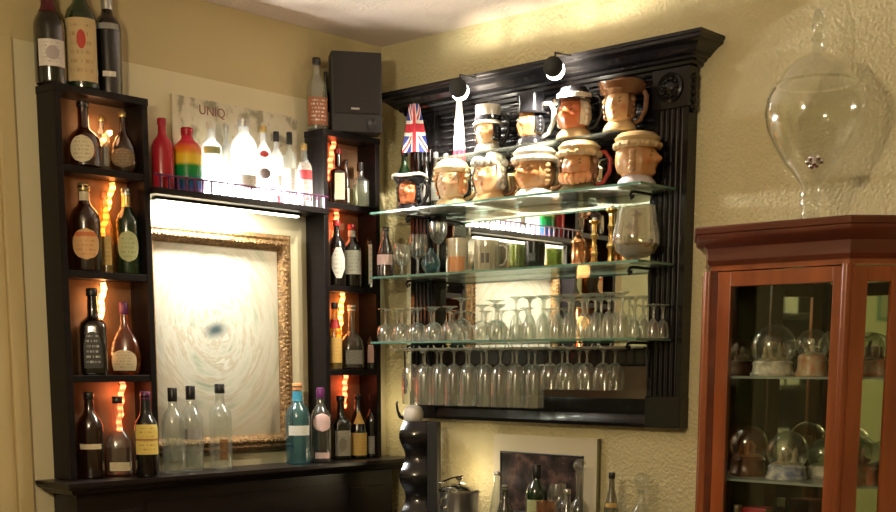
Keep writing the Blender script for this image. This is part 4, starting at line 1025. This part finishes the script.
# back row stands on a low glass step behind
t = thing('riser_step', 'clear glass step behind the front jugs, raising the back row of jugs', 'riser', (-.095, -.80, GZ[1]+.0003))
RG = glass('riser_glass', (.85, .9, .86), .12)
MB().box(-.075, -.40, .166, .030, .36, .171).build('top_pane', RG, t, smooth=0)
for yy in (.357, .10, -.15, -.362): MB().box(.022, yy-.003, 0, .029, yy+.003, .166).build('leg_pane', RG, t, smooth=0)
zb = GZ[1]+.1715
jug('pale jug in white and black top hat in the back row', 488, .125, .152, .2, SK_PALE, 'tophat', GZ_WHITE, GZ_BLACK, GZ_GREY, base_z=zb, hw=.95, brim=.8, extra=GZ_BLACK, handle=GZ_BLACK)
jug('dark jug with black hat in the back row above white cap', 531, .125, .165, .0, SK_TAN, 'tophat', GZ_BLACK, GZ_BLACK, GZ_BLACK, base_z=zb, hw=.95, brim=.9, handle=GZ_WHITE)
jug('red faced jug in black bowler with white band in back row', 574, .125, .165, .1, SK_RUDDY, 'bowler', GZ_BLACK, GZ_WHITE, GZ_CREAM, base_z=zb, hw=1.1, brim=.95, extra=GZ_WHITE, handle=GZ_BLACK)
jug('lady jug in plumed dark hat, rightmost of the back row', 620, .125, .165, .2, SK_PALE, 'feather', GZ_BROWN, GZ_BROWN, GZ_CREAM, base_z=zb, hw=1.0, brim=.95, extra=GZ_BLACK)
# bottles and flags behind the jugs on the left
z1 = GZ[1]
BR(404.5, z1, .10, 'wine', .23, .028, GLASS_GREEN, BLACKCAP, [(.1, .4, .8, L_PINK)], 'green wine bottle behind the tricorn jug on topmost shelf')
BR(426, z1, .078, 'slim', .20, .021, GLASS_DARK, BLACKCAP, [(.2, .5, .8, L_GREY)], 'dark bottle under the striped flag behind the jugs')
BR(436, z1, .076, 'slim', .21, .019, GLASS_SMOKE, SILVERCAP, [(.2, .5, .8, L_GREY)], 'smoky bottle second behind the lady jug')
BR(446, z1, .076, 'slim', .20, .019, GLASS_DARK, SILVERCAP, [(.2, .5, .8, L_GREY)], 'dark bottle with silver cap beside the hanging flag')
def flag_mat(name, kind):
    t = NT(name); b = t.n('ShaderNodeBsdfPrincipled'); b.inputs['Roughness'].default_value = .7
    tc = t.n('ShaderNodeTexCoord'); uv = t.n('ShaderNodeSeparateXYZ'); t.l(tc.outputs['UV'], uv.inputs[0])
    def M_(op, a, bb=None):
        nd = t.n('ShaderNodeMath', operation=op)
        for i, q in enumerate((a, bb)):
            if q is None: continue
            if hasattr(q, 'links'): t.l(q, nd.inputs[i])
            else: nd.inputs[i].default_value = q
        return nd.outputs[0]
    def mx(f, a, c):
        nd = t.n('ShaderNodeMix', data_type='RGBA'); t.l(f, nd.inputs[0])
        if hasattr(a, 'links'): t.l(a, nd.inputs[6])
        else: nd.inputs[6].default_value = c4(a)
        nd.inputs[7].default_value = c4(c); return nd.outputs[2]
    u, v = uv.outputs[0], uv.outputs[1]; du = M_('ABSOLUTE', M_('SUBTRACT', u, .5)); dv = M_('ABSOLUTE', M_('SUBTRACT', v, .5))
    if kind == 'union':
        dg = M_('ABSOLUTE', M_('SUBTRACT', du, dv)); c = mx(M_('LESS_THAN', dg, .11), (.02, .03, .22), (.8, .77, .72)); c = mx(M_('LESS_THAN', dg, .045), c, (.6, .03, .05))
        mn = M_('MINIMUM', du, dv); c = mx(M_('LESS_THAN', mn, .16), c, (.8, .77, .72)); c = mx(M_('LESS_THAN', mn, .09), c, (.6, .03, .05))
    else:
        c = mx(M_('LESS_THAN', v, .18), (.82, .76, .74), (.55, .03, .06))
    t.l(c, b.inputs['Base Color']); t.l(b.outputs[0], t.out.inputs[0]); return t.m
def flag(label, px, py_top, d, w_, h_, kind, stick_to):
    p = rw(px, py_top, d); t = thing('hand_flag', label, 'flag', p, -PI/2+.5)
    NU, NV = 12, 10; vs = []; fs = []; uvs = []
    for j in range(NV+1):
        v = j/NV
        for i in range(NU+1):
            u = i/NU; sp_ = .35+.65*(v**.8)            # cloth hangs gathered at the top
            x = (u-.45)*w_*sp_; y = .010*math.sin(u*9)*(.6+.4*v)-.004; vs.append((x, y, -h_*v)); uvs.append((u, 1-v))
    for j in range(NV):
        for i in range(NU): fs.append((j*(NU+1)+i, j*(NU+1)+i+1, (j+1)*(NU+1)+i+1, (j+1)*(NU+1)+i))
    vs2 = [(x, y+.0012, zz) for x, y, zz in vs]; n0 = len(vs)
    mb = MB().add(vs+vs2, fs+[tuple(reversed([k+n0 for k in f])) for f in fs])
    o = mb.build('cloth', flag_mat('flag_'+kind, kind), t)
    uvl = o.data.uv_layers.new(name='UVMap'); al = uvs+uvs
    for lp in o.data.loops: uvl.data[lp.index].uv = al[lp.vertex_index]
    MB().tube([(-w_*.05, .006, .02), stick_to], .002, 6).ball((-w_*.05, .006, .024), .005, seg=8, rings=6).build('stick', BLACKIRON, t)
p_ = rw(414, 104, .12)
flag('small red, white and blue crossed flag on stick behind leftmost jugs', 414, 104, .115, .095, .165, 'union', (.03, -.004, -(p_.z-GZ[1])+.003))
p_ = rw(459, 98, .12)
flag('small white flag with red lower edge under the left spot lamp', 459, 98, .105, .045, .21, 'white', (.0, .012, -(p_.z-GZ[1])+.003))

# ------------------------------------------------------------------ counter along the right wall below the mirror
CZ = .86
ct = thing('bar_counter', 'dark bar counter below the mirror on the right wall', 'counter', (-.22, -.80, 0))
MB().box(-.20, -.62, CZ-.04, .2195, .59, CZ).build('worktop', DARKW, ct, smooth=0, bevel=.003)
MB().box(-.16, -.60, 0, .215, .57, CZ-.04).build('front_panel', DARKW, ct, smooth=0)
def CL(px, d): return (-d, YR(px, d, CZ+.08), CZ+.0004)
# framed print leaning on the wall
PT0, PT1 = YR(491, .03, 1.1), YR(595, .03, 1.1)
def print_mat():
    t = NT('dark_print'); b = t.n('ShaderNodeBsdfPrincipled'); b.inputs['Roughness'].default_value = .25
    tc = t.n('ShaderNodeTexCoord'); nz = t.n('ShaderNodeTexNoise'); nz.inputs['Scale'].default_value = 14; nz.inputs['Detail'].default_value = 3; t.l(tc.outputs['Object'], nz.inputs[0])
    r = t.n('ShaderNodeValToRGB'); e = r.color_ramp.elements; e[0].position = .42; e[0].color = (.025, .022, .022, 1); e[1].position = .7; e[1].color = (.24, .14, .11, 1)
    q = e.new(.55); q.color = (.07, .05, .05, 1)
    t.l(nz.outputs[0], r.inputs[0]); t.l(r.outputs[0], b.inputs['Base Color']); t.l(b.outputs[0], t.out.inputs[0]); return t.m
fw_ = (PT0-PT1)/2
fp = thing('framed_print', 'framed dark print with wide white mat standing under the mirror', 'picture', (-.006, (PT0+PT1)/2, CZ), -PI/2)
MB().box(-fw_, -.010, .001, fw_, 0, 1.185-CZ).build('mat_board', mat('mat_white', (.74, .66, .48), .6), fp, smooth=0)
q = MB(); f2 = (YR(500, .02, 1.1)-YR(583, .02, 1.1))/2; cx_ = ((PT0+PT1)/2)-(YR(500, .02, 1.1)+YR(583, .02, 1.1))/2
ptop = 1.125-CZ
frame_ring(q, f2, .05, ptop, [(0, 0), (0, .004), (.002, .005), (.004, .005), (.006, .004), (.006, 0)], -.0101); q.v = [(x+cx_, y, zz) for x, y, zz in q.v]
q.build('inner_frame', BLACKCAP, fp, smooth=0)
MB().box(cx_-f2+.006, -.0125, .056, cx_+f2-.006, -.0102, ptop-.006).build('picture', print_mat(), fp, smooth=0)
MB().box(fw_, -.014, .001, fw_+.006, 0, 1.185-CZ).build('edge_strip', GZ_GREEN, fp, smooth=0)
# wavy black cabinet with jug on top
WZ1 = rw(410, 421, .17).z
wy = YR(412, .17, 1.1)
wv = thing('wave_stand', 'glossy black wave fronted stand left of the framed print', 'stand', (-.15, wy-.005, CZ), -PI/2+.6)
N = 40; hh_ = WZ1-CZ; prof = []
vs = []
for j in range(N+1):
    zz = hh_*j/N; wob = .013*math.sin((hh_-zz)/.150*2*PI-.6)
    prof.append((wob, zz))
poly = [(-.042+wob, zz) for wob, zz in prof]+[(.042+wob*.6, zz) for wob, zz in reversed(prof)]
# wave runs on the front (local -y) and sides
vs = []; fs = []
for j, (wob, zz) in enumerate(prof):
    for a_ in range(9):
        x = -.046-wob*.7+(.092+wob*.7)*a_/8; vs.append((x, -.045-wob-.008*math.sin(PI*a_/8), zz))
    for a_ in range(9):
        x = .046-(.092+wob*.7)*a_/8; vs.append((x, .03, zz))
for j in range(N):
    for a_ in range(18): fs.append((j*18+a_, j*18+(a_+1) % 18, (j+1)*18+(a_+1) % 18, (j+1)*18+a_))
fs.append(tuple(range(17, -1, -1))); fs.append(tuple(N*18+a_ for a_ in range(18)))
MB().add(vs, fs).build('wave_body', mat('black_lacquer', (.01, .009, .010), .18, coat=.6), wv, smooth=60)
MB().box(.048, -.06, 0, .085, .03, hh_-.003).build('side_slab', mat('matt_black', (.008, .008, .009), .55), wv, smooth=0, bevel=.002)
t = thing('white_pitcher', 'white rounded pitcher with black curved handle on the wave stand', 'pitcher', (-.15, wy+.012, WZ1+.0005), -PI/2+.6)
MB().lathe([(1e-5, 0), (.032, 0), (.036, .006), (.037, .03), (.031, .048), (.018, .055), (.008, .058), (1e-5, .059)], seg=26).build('body', mat('white_porcelain', (.85, .78, .66), .3, coat=.3), t)
MB().tube([(-.034, -.01, .008), (-.048, -.012, .016), (-.056, -.012, .036), (-.06, -.012, .062), (-.056, -.012, .07)], [.007, .007, .005, .004, .003], 8).build('handle', BLACKCAP, t)
# lidded pot
px_, d_ = 459, .17
pot = thing('ice_bucket', 'shiny steel lidded ice bucket standing left of the framed print', 'ice bucket', CL(px_, d_)); PS = .91; pot.scale = (PS, PS, PS)
MB().lathe([(1e-5, 0), (.072, 0), (.078, .006), (.080, .13), (.083, .134), (.083, .139), (.078, .140), (1e-5, .140)], seg=40).build('bucket', mat('brushed_steel', (.78, .76, .70), .34, 1.0), pot)
MB().lathe([(.081, .1402), (.080, .146), (.06, .158), (.03, .167), (.012, .170), (.006, .172), (.005, .180), (.011, .184), (.013, .191), (.010, .198), (1e-5, .2)], seg=36).build('lid', mat('polished_steel', (.7, .68, .62), .1, 1.0), pot)
MB().tube([(-.08, 0, .115), (-.100, 0, .118), (-.104, 0, .095), (-.095, 0, .08), (-.08, 0, .08)], .005, 8).build('handle', CHROME, pot)
MB().tube([(.08, 0, .115), (.100, 0, .118), (.104, 0, .095), (.095, 0, .08), (.08, 0, .08)], .005, 8).build('handle', CHROME, pot)
t = thing('bar_spoon', 'steel spoon lying across the lid of the ice bucket', 'spoon', CL(452, .21))
MB().tube([(-.0, .05, .158), (0, 0, .176), (0, -.05, .186)], .0028, 6).ball((0, .055, .156), .011, sz=.4).build('spoon', CHROME, t)
# bottles along the counter
BR(497, CZ, .12, 'cone', .20, .030, GLASS, SILVERCAP, [], 'clear conical bottle between the ice bucket and framed print', cap_h=.06)
BR(505, CZ, .19, 'slope', .165, .028, GLASS_SMOKE, SILVERCAP, [], 'smoky glass shaker bottle in front of left edge of print')
BR(536, CZ, .12, 'round', .235, .036, GLASS_GREEN, BLACKCAP, [(.2, .5, .9, L_GRN)], 'green bottle standing in front of the framed print', cap_h=.2)
stem_glass('clear goblet right of the green bottle before the print', CL(557, .11), .034, .175, .085, .03, False, shape='round', name='goblet')
mug('orange patterned tumbler beside the green bottle', CL(546, .215), .03, .125, glass('orange_tumbler', (.85, .66, .5), .3, (.6, .35, .22)), 'tumbler', 0, False, taper=1.1)
BR(579, CZ, .12, 'bell', .225, .034, GLASS, None, [], 'cut glass decanter with ball stopper before right edge of print', stopper='ball', name='decanter', cat='decanter')
BR(567, CZ, .20, 'slope', .17, .026, GLASS, SILVERCAP, [], 'small clear bottle between goblet and cut glass decanter')
BR(611, CZ, .10, 'slope', .225, .025, GLASS_SMOKE, BLACKCAP, [(.5, .56, .9, L_GOLD)], 'small smoky bottle with gold band standing alone right of the framed print')
t = thing('decanter', 'clear decanter with round glass stopper, rightmost on the counter', 'decanter', CL(641, .10))
MB().lathe([(1e-5, 0), (.04, 0), (.046, .01), (.046, .08), (.03, .11), (.014, .13), (.012, .165), (.02, .175), (.02, .178)], seg=28).build('glass_body', GLASS, t)
MB().lathe([(.009, .165), (.010, .182), (.006, .186)], seg=14).ball((0, 0, .207), .0245, seg=20, rings=14).build('stopper', GLASS, t)
t = thing('added_tealight', 'small added tealight cup hidden between ice bucket and print, to go with the fill light', 'candle', (-.085, -.50, CZ))  # tealight is an addition, giving the counter fill light a source
MB().lathe([(1e-5, 0), (.018, 0), (.022, .04), (.02, .04), (.017, .004)], seg=18).build('cup', glass('added_tealight_glass', (.9, .8, .6), .3, (.8, .6, .3)), t)
MB().lathe([(1e-5, .004), (.016, .004), (.016, .018), (1e-5, .018)], seg=14).build('wax', WHITECAP, t)
MB().ball((0, 0, .028), .004, sz=2).build('flame', emit('flame_glow', (1, .7, .3), 20), t)

# ------------------------------------------------------------------ mahogany china cabinet
P = [(-.01, -1.535), (-.19, -1.548), (-.36, -1.655), (-.36, -2.055), (-.25, -2.165), (-.01, -2.18)]
cb = thing('china_cabinet', 'reddish mahogany glazed china cabinet with canted corners against the right wall', 'cabinet', (-.18, -1.84, 0))
def rc(mb): return rel(mb, cb)
def polyin(P, o): return P
rc(MB().prism(P, .02, .72)).build('base_cupboard', MAHOG_D, cb, smooth=0)
rc(MB().prism(P, 1.685, 1.74)).build('frieze', MAHOG, cb, smooth=0)
rc(MB().sweep([(-.02, 1.700), (.006, 1.700), (.012, 1.712), (.010, 1.722), (.012, 1.745), (.020, 1.752), (.028, 1.760), (.036, 1.766), (.040, 1.772), (.040, 1.780), (.045, 1.783), (.047, 1.797), (.043, 1.801), (-.02, 1.801)], P, side=1)).build('crown_moulding', MAHOG_D, cb, smooth=35)
rc(MB().prism([(-.012, -1.54), (-.185, -1.555), (-.345, -1.66), (-.345, -2.05), (-.25, -2.15), (-.012, -2.17)], 1.74, 1.799)).build('top_board', MAHOG_D, cb, smooth=0)
rc(MB().box(-.012, -2.17, .72, -.002, -1.54, 1.69)).build('back_panel', MAHOG_D, cb, smooth=0)
rc(MB().box(-.015, -2.165, .74, -.0125, -1.545, 1.68)).build('back_mirror', MIRROR_OLD, cb, smooth=0)
def panel(mb, a, b, z0, z1, th, u0=0, u1=1):
    ax, ay_ = a; bx_, by_ = b; dx, dy = bx_-ax, by_-ay_; l = math.hypot(dx, dy); nx, ny = -dy/l, dx/l
    if nx > 0 and abs(dx) < .5: pass
    p0 = (ax+dx*u0, ay_+dy*u0); p1 = (ax+dx*u1, ay_+dy*u1)
    poly = [p0, p1, (p1[0]+nx*th, p1[1]+ny*th), (p0[0]+nx*th, p0[1]+ny*th)]
    return mb.prism(poly, z0, z1)
def framed(mb_frame, a, b, z0, z1, st, th):
    l = math.hypot(b[0]-a[0], b[1]-a[1]); s_ = st/l
    panel(mb_frame, a, b, z0, z1, th, 0, s_); panel(mb_frame, a, b, z0, z1, th, 1-s_, 1)
    panel(mb_frame, a, b, z0, z0+st, th, s_, 1-s_); panel(mb_frame, a, b, z1-st, z1, th, s_, 1-s_)
Z0, Z1 = .72, 1.686
# corner posts
for i in (1, 2, 3, 4):
    x, y = P[i]; q = MB().lathe([(.016, Z0), (.016, Z1)], x+.012, y+(.01 if i > 2 else -.01)*(-1 if i > 2 else 1)*-1, 12); rc(q).build('corner_post', MAHOG, cb)
def door(a, b, nm, knob_u=None, g0=.0):
    q = MB(); framed(q, a, b, Z0+.004, Z1-.004, .040, .018); o = rc(q).build(nm, MAHOG, cb, smooth=0, bevel=.002)
    l = math.hypot(b[0]-a[0], b[1]-a[1]); s_ = .040/l
    q = MB(); panel(q, a, b, Z0+.044, Z1-.044, .004, s_, 1-s_)
    # set back by half the frame
    dx, dy = b[0]-a[0], b[1]-a[1]; nx, ny = -dy/l*.008, dx/l*.008
    q.v = [(x+nx, y+ny, zz) for x, y, zz in q.v]
    pane = rc(q).build('glass_pane', GLASS_DOOR, None, smooth=0); pane.parent = o
    return o
def lerp(a, b, t_): return (a[0]+(b[0]-a[0])*t_, a[1]+(b[1]-a[1])*t_)
# which side is inward? path runs P0->P5 with the inside on +x: normals of panel() point (-dy, dx)
door(lerp(P[2], P[3], .055), lerp(P[2], P[3], .99), 'door')
door(lerp(P[3], P[4], .06), lerp(P[3], P[4], .97), 'canted_glazing')
door(lerp(P[1], P[2], .04), lerp(P[1], P[2], .96), 'canted_glazing')
rc(panel(MB(), lerp(P[2], P[3], 0), lerp(P[2], P[3], .054), Z0, Z1, .02)).build('stile', MAHOG_D, cb, smooth=0)
rc(panel(panel(MB(), P[0], P[1], Z0, Z1, .012), P[4], P[5], Z0, Z1, .012)).build('side_panel', MAHOG_D, cb, smooth=0)
inner = [(-.02, -1.56), (-.185, -1.57), (-.325, -1.665), (-.325, -2.045), (-.24, -2.135), (-.02, -2.155)]
CS = (1.40, 1.115)
for z in CS:
    rc(MB().prism(inner, z-.006, z)).build('glass_shelf_panel', GLASS_SH, cb, smooth=0)
# apothecary jar on top
CT = 1.8015
aj = thing('apothecary_jar', 'large clear footed glass jar with domed lid on the china cabinet', 'jar', (-.20, YR(812, .20, 1.95), CT)); aj.scale = (.97, .97, .955)
AG = glass('apothecary_glass', (.94, .95, .90), .05, (.95, .93, .82), .12, .10, 1.0)
MB().lathe([(1e-5, 0), (.060, 0), (.062, .006), (.045, .014), (.030, .026), (.022, .045), (.022, .055), (.030, .062), (.031, .070), (.026, .078), (.030, .086), (.03, .092), (.024, .098)], seg=32).build('foot', AG, aj)
MB().lathe([(.024, .098), (.026, .112), (.045, .135), (.075, .170), (.105, .218), (.128, .268), (.137, .312), (.133, .350), (.119, .380), (.108, .388), (.111, .391)], seg=48).build('bowl', AG, aj)
MB().lathe([(.102, .392), (.106, .396), (.100, .404), (.085, .43), (.058, .455), (.03, .468), (.018, .478), (.016, .49), (.013, .50), (.020, .508), (.018, .520), (.014, .53), (.019, .545), (.017, .57), (.010, .588), (1e-5, .592)], seg=36).build('lid', AG, aj)
t2 = MB()
for k in range(7): t2.ball((-.09+.012*math.cos(k*2.4)*(.3+k*.1), -.05+.006*k-.02, .165+.011*math.sin(k*2.1)), .0085, seg=10, rings=7)
t2.tube([(-.085, -.05, .165), (-.12, -.065, .165), (-.128, -.07, .150)], .006, 8).build('spigot', CHROME, aj)

# snow globes
def snow_globe(label, loc, R, base_h, base_m, scene_m, style=0, sphere=GLASS):
    t = thing('snow_globe', label, 'snow globe', loc, random.uniform(0, 6), 'snow globes in the china cabinet')
    br = R*.92
    MB().lathe([(1e-5, 0), (br*1.05, 0), (br*1.08, base_h*.15), (br*.98, base_h*.3), (br*.94, base_h*.7), (br*.98, base_h*.85), (R*.80, base_h), (1e-5, base_h)], seg=28).build('base', base_m, t)
    a_ = .62
    pr = [(R*math.sin(th), base_h+R*a_+R*-math.cos(th)) for th in [math.acos(a_)+(PI-math.acos(a_))*k/18 for k in range(19)]]
    pr[-1] = (1e-5, pr[-1][1]); MB().lathe(pr, seg=30).build('glass_dome', sphere, t)
    q = MB(); b0 = base_h
    q.lathe([(1e-5, b0+.001), (R*.72, b0+.001), (R*.6, b0+R*.12), (1e-5, b0+R*.2)], seg=18)
    if style == 0:   # cottage and firs
        q.box(-R*.3, -R*.2, b0+R*.1, R*.15, R*.2, b0+R*.5); q.prism([(-R*.36, b0+R*.5), (R*.21, b0+R*.5), (-R*.08, b0+R*.85)], -R*.24, R*.24, 'y')
        for x, y in ((R*.4, 0), (-.05*R, -.42*R), (R*.2, .42*R)): q.lathe([(R*.18, b0+R*.1), (R*.08, b0+R*.5), (R*.11, b0+R*.48), (1e-5, b0+R*.85)], x, y, 10)
    else:            # figure
        q.lathe([(R*.3, b0+R*.1), (R*.22, b0+R*.5), (R*.12, b0+R*.62), (R*.16, b0+R*.8), (R*.1, b0+R*.98), (1e-5, b0+R*1.04)], seg=14); q.ball((R*.35, 0, b0+R*.3), R*.2); q.ball((-R*.35, R*.1, b0+R*.3), R*.18)
    q.build('scene_figure', scene_m, t)
    return t
def CB(px, z, d): return (-d, YR(px, d, z+.05), z+.0004)
GL_GLOBE = glass('globe_glass', (.93, .95, .90), .03, (.8, .8, .7), .15, .15)
B_WH = mat('globe_base_white', (.75, .72, .62), .3, noise=.6, nscale=40)
B_BR = mat('globe_base_brown', (.18, .08, .04), .3, noise=.4, nscale=50)
B_BL = mat('globe_base_blue', (.12, .16, .34), .3, col2=(.75, .75, .72), nscale=35)
B_RD = mat('globe_base_red', (.42, .12, .05), .35, col2=(.5, .42, .28), nscale=30)
F_MX = mat('figure_mixed', (.62, .40, .22), .4, col2=(.14, .18, .10), nscale=60)
F_WH = mat('figure_white', (.72, .68, .56), .4, col2=(.35, .25, .16), nscale=50)
F_BR = mat('figure_brown', (.50, .24, .12), .4, col2=(.60, .48, .30), nscale=40)
z = CS[0]
snow_globe('largest snow globe on upper shelf of china cabinet, white base', CB(773, z, .22), .062, .042, B_WH, F_MX, 0, GL_GLOBE)
snow_globe('snow globe at left edge of the upper cabinet shelf', CB(742, z, .17), .042, .04, B_BR, F_MX, 1, GL_GLOBE)
snow_globe('snow globe on brick red base, right in upper shelf of door', CB(812, z, .20), .044, .058, B_RD, F_WH, 1, GL_GLOBE)
snow_globe('snow globe seen through the canted pane on upper shelf', CB(874, z, .22), .043, .045, B_RD, F_WH, 0, GL_GLOBE)
z = CS[1]
snow_globe('brown decorated snow globe at left of the lower cabinet shelf', CB(748, z, .20), .055, .055, B_BR, F_BR, 0, glass('globe_amber', (.85, .68, .5), .15, (.5, .25, .12)))
snow_globe('snow globe on blue base in middle of lower cabinet shelf', CB(787, z, .22), .058, .040, B_BL, F_WH, 0, GL_GLOBE)
snow_globe('snow globe with green frosted dome behind door stile, lower shelf', CB(824, z, .12), .048, .035, B_WH, F_WH, 1, glass('globe_green', (.7, .8, .6), .2, (.4, .5, .3)))
snow_globe('snow globe with little house base behind canted pane, lower shelf', CB(862, z, .24), .046, .05, B_RD, F_BR, 1, GL_GLOBE)
snow_globe('dark snow globe at back behind canted pane, lower shelf', CB(884, z, .10), .042, .045, B_BR, F_MX, 1, GL_GLOBE)
# items on the bottom of the cabinet
zf = .7205
t = thing('red_gift_box', 'red box standing under the lower shelf of the china cabinet', 'box', (-.17, YR(757, .17, 1.0), zf), -PI/2+.2)
MB().box(-.035, -.035, 0, .035, .035, .30).build('carton', mat('red_card', (.5, .02, .03), .4), t, smooth=0, bevel=.002)
MB().box(-.036, -.0362, .27, .036, .036, .302).build('lid', mat('red_card_lid', (.42, .02, .03), .4), t, smooth=0, bevel=.002)
BR(735, zf, .15, 'tall', .30, .028, GLASS_SMOKE, SILVERCAP, [(.3, .6, .9, L_GREY)], 'grey bottle beside the red box in bottom of china cabinet')

# ------------------------------------------------------------------ far left part of the room, seen in the mirrors
dk = thing('dark_bookcase', 'tall dark bookcase on the left wall, seen only as reflection in cabinet', 'bookcase', (-2.75, -.16, 0))
q = MB().box(-.33, -.14, 0, -.30, .14, 2.05).box(.30, -.14, 0, .33, .14, 2.05).box(-.33, -.14, 2.02, .33, .14, 2.05).box(-.30, .12, 0, .30, .14, 2.02)
for z in (.05, .5, .9, 1.3, 1.68): q.box(-.30, -.13, z, .30, .12, z+.025)
q.build('carcass', BLACKW, dk, smooth=0)
t = thing('framed_picture', 'small dark framed picture on pale green wall, reflected in canted pane', 'picture', (-4.62, -.0125, 1.72))
q = MB(); frame_ring(q, .10, 0, .34, [(0, 0), (0, .018), (.01, .02), (.022, .014), (.022, 0)], 0).build('frame', GLASS_EDGE, t, smooth=0)
MB().box(-.08, -.008, .02, .08, -.001, .32).build('picture', mat('pale_print', (.4, .42, .28), .5), t, smooth=0)

t = thing('small_screen', 'small blue lit screen standing on the bookcase, seen as reflection', 'screen', (-2.565, -.215, 1.7055))
MB().box(-.09, -.03, 0, .09, .03, .15).build('case', BLACKCAP, t, smooth=0)
MB().box(-.075, -.0315, .03, .075, -.03, .13).build('display', emit('blue_screen', (.15, .2, 1.0), 2.0), t, smooth=0)

for z, xs in ((1.3255, (-2.57, -2.76, -2.94)), (.9255, (-2.6, -2.83)), (1.7055, (-2.88,))):
    for i, x in enumerate(xs):
        t = thing('storage_box', 'pale grey box on dark bookcase, seen only as reflection in cabinet', 'box', (x, -.18, z), 0, 'pale boxes on the bookcase')
        MB().box(-.075, -.07, 0, .075, .07, .13+.03*(i % 2)).build('carton', mat('pale_grey_card', (.42, .42, .36), .6), t, smooth=0, bevel=.003)
        MB().box(-.078, -.073, .10, .078, .073, .132+.03*(i % 2)).build('lid', mat('grey_card_lid', (.30, .30, .27), .6), t, smooth=0, bevel=.003)
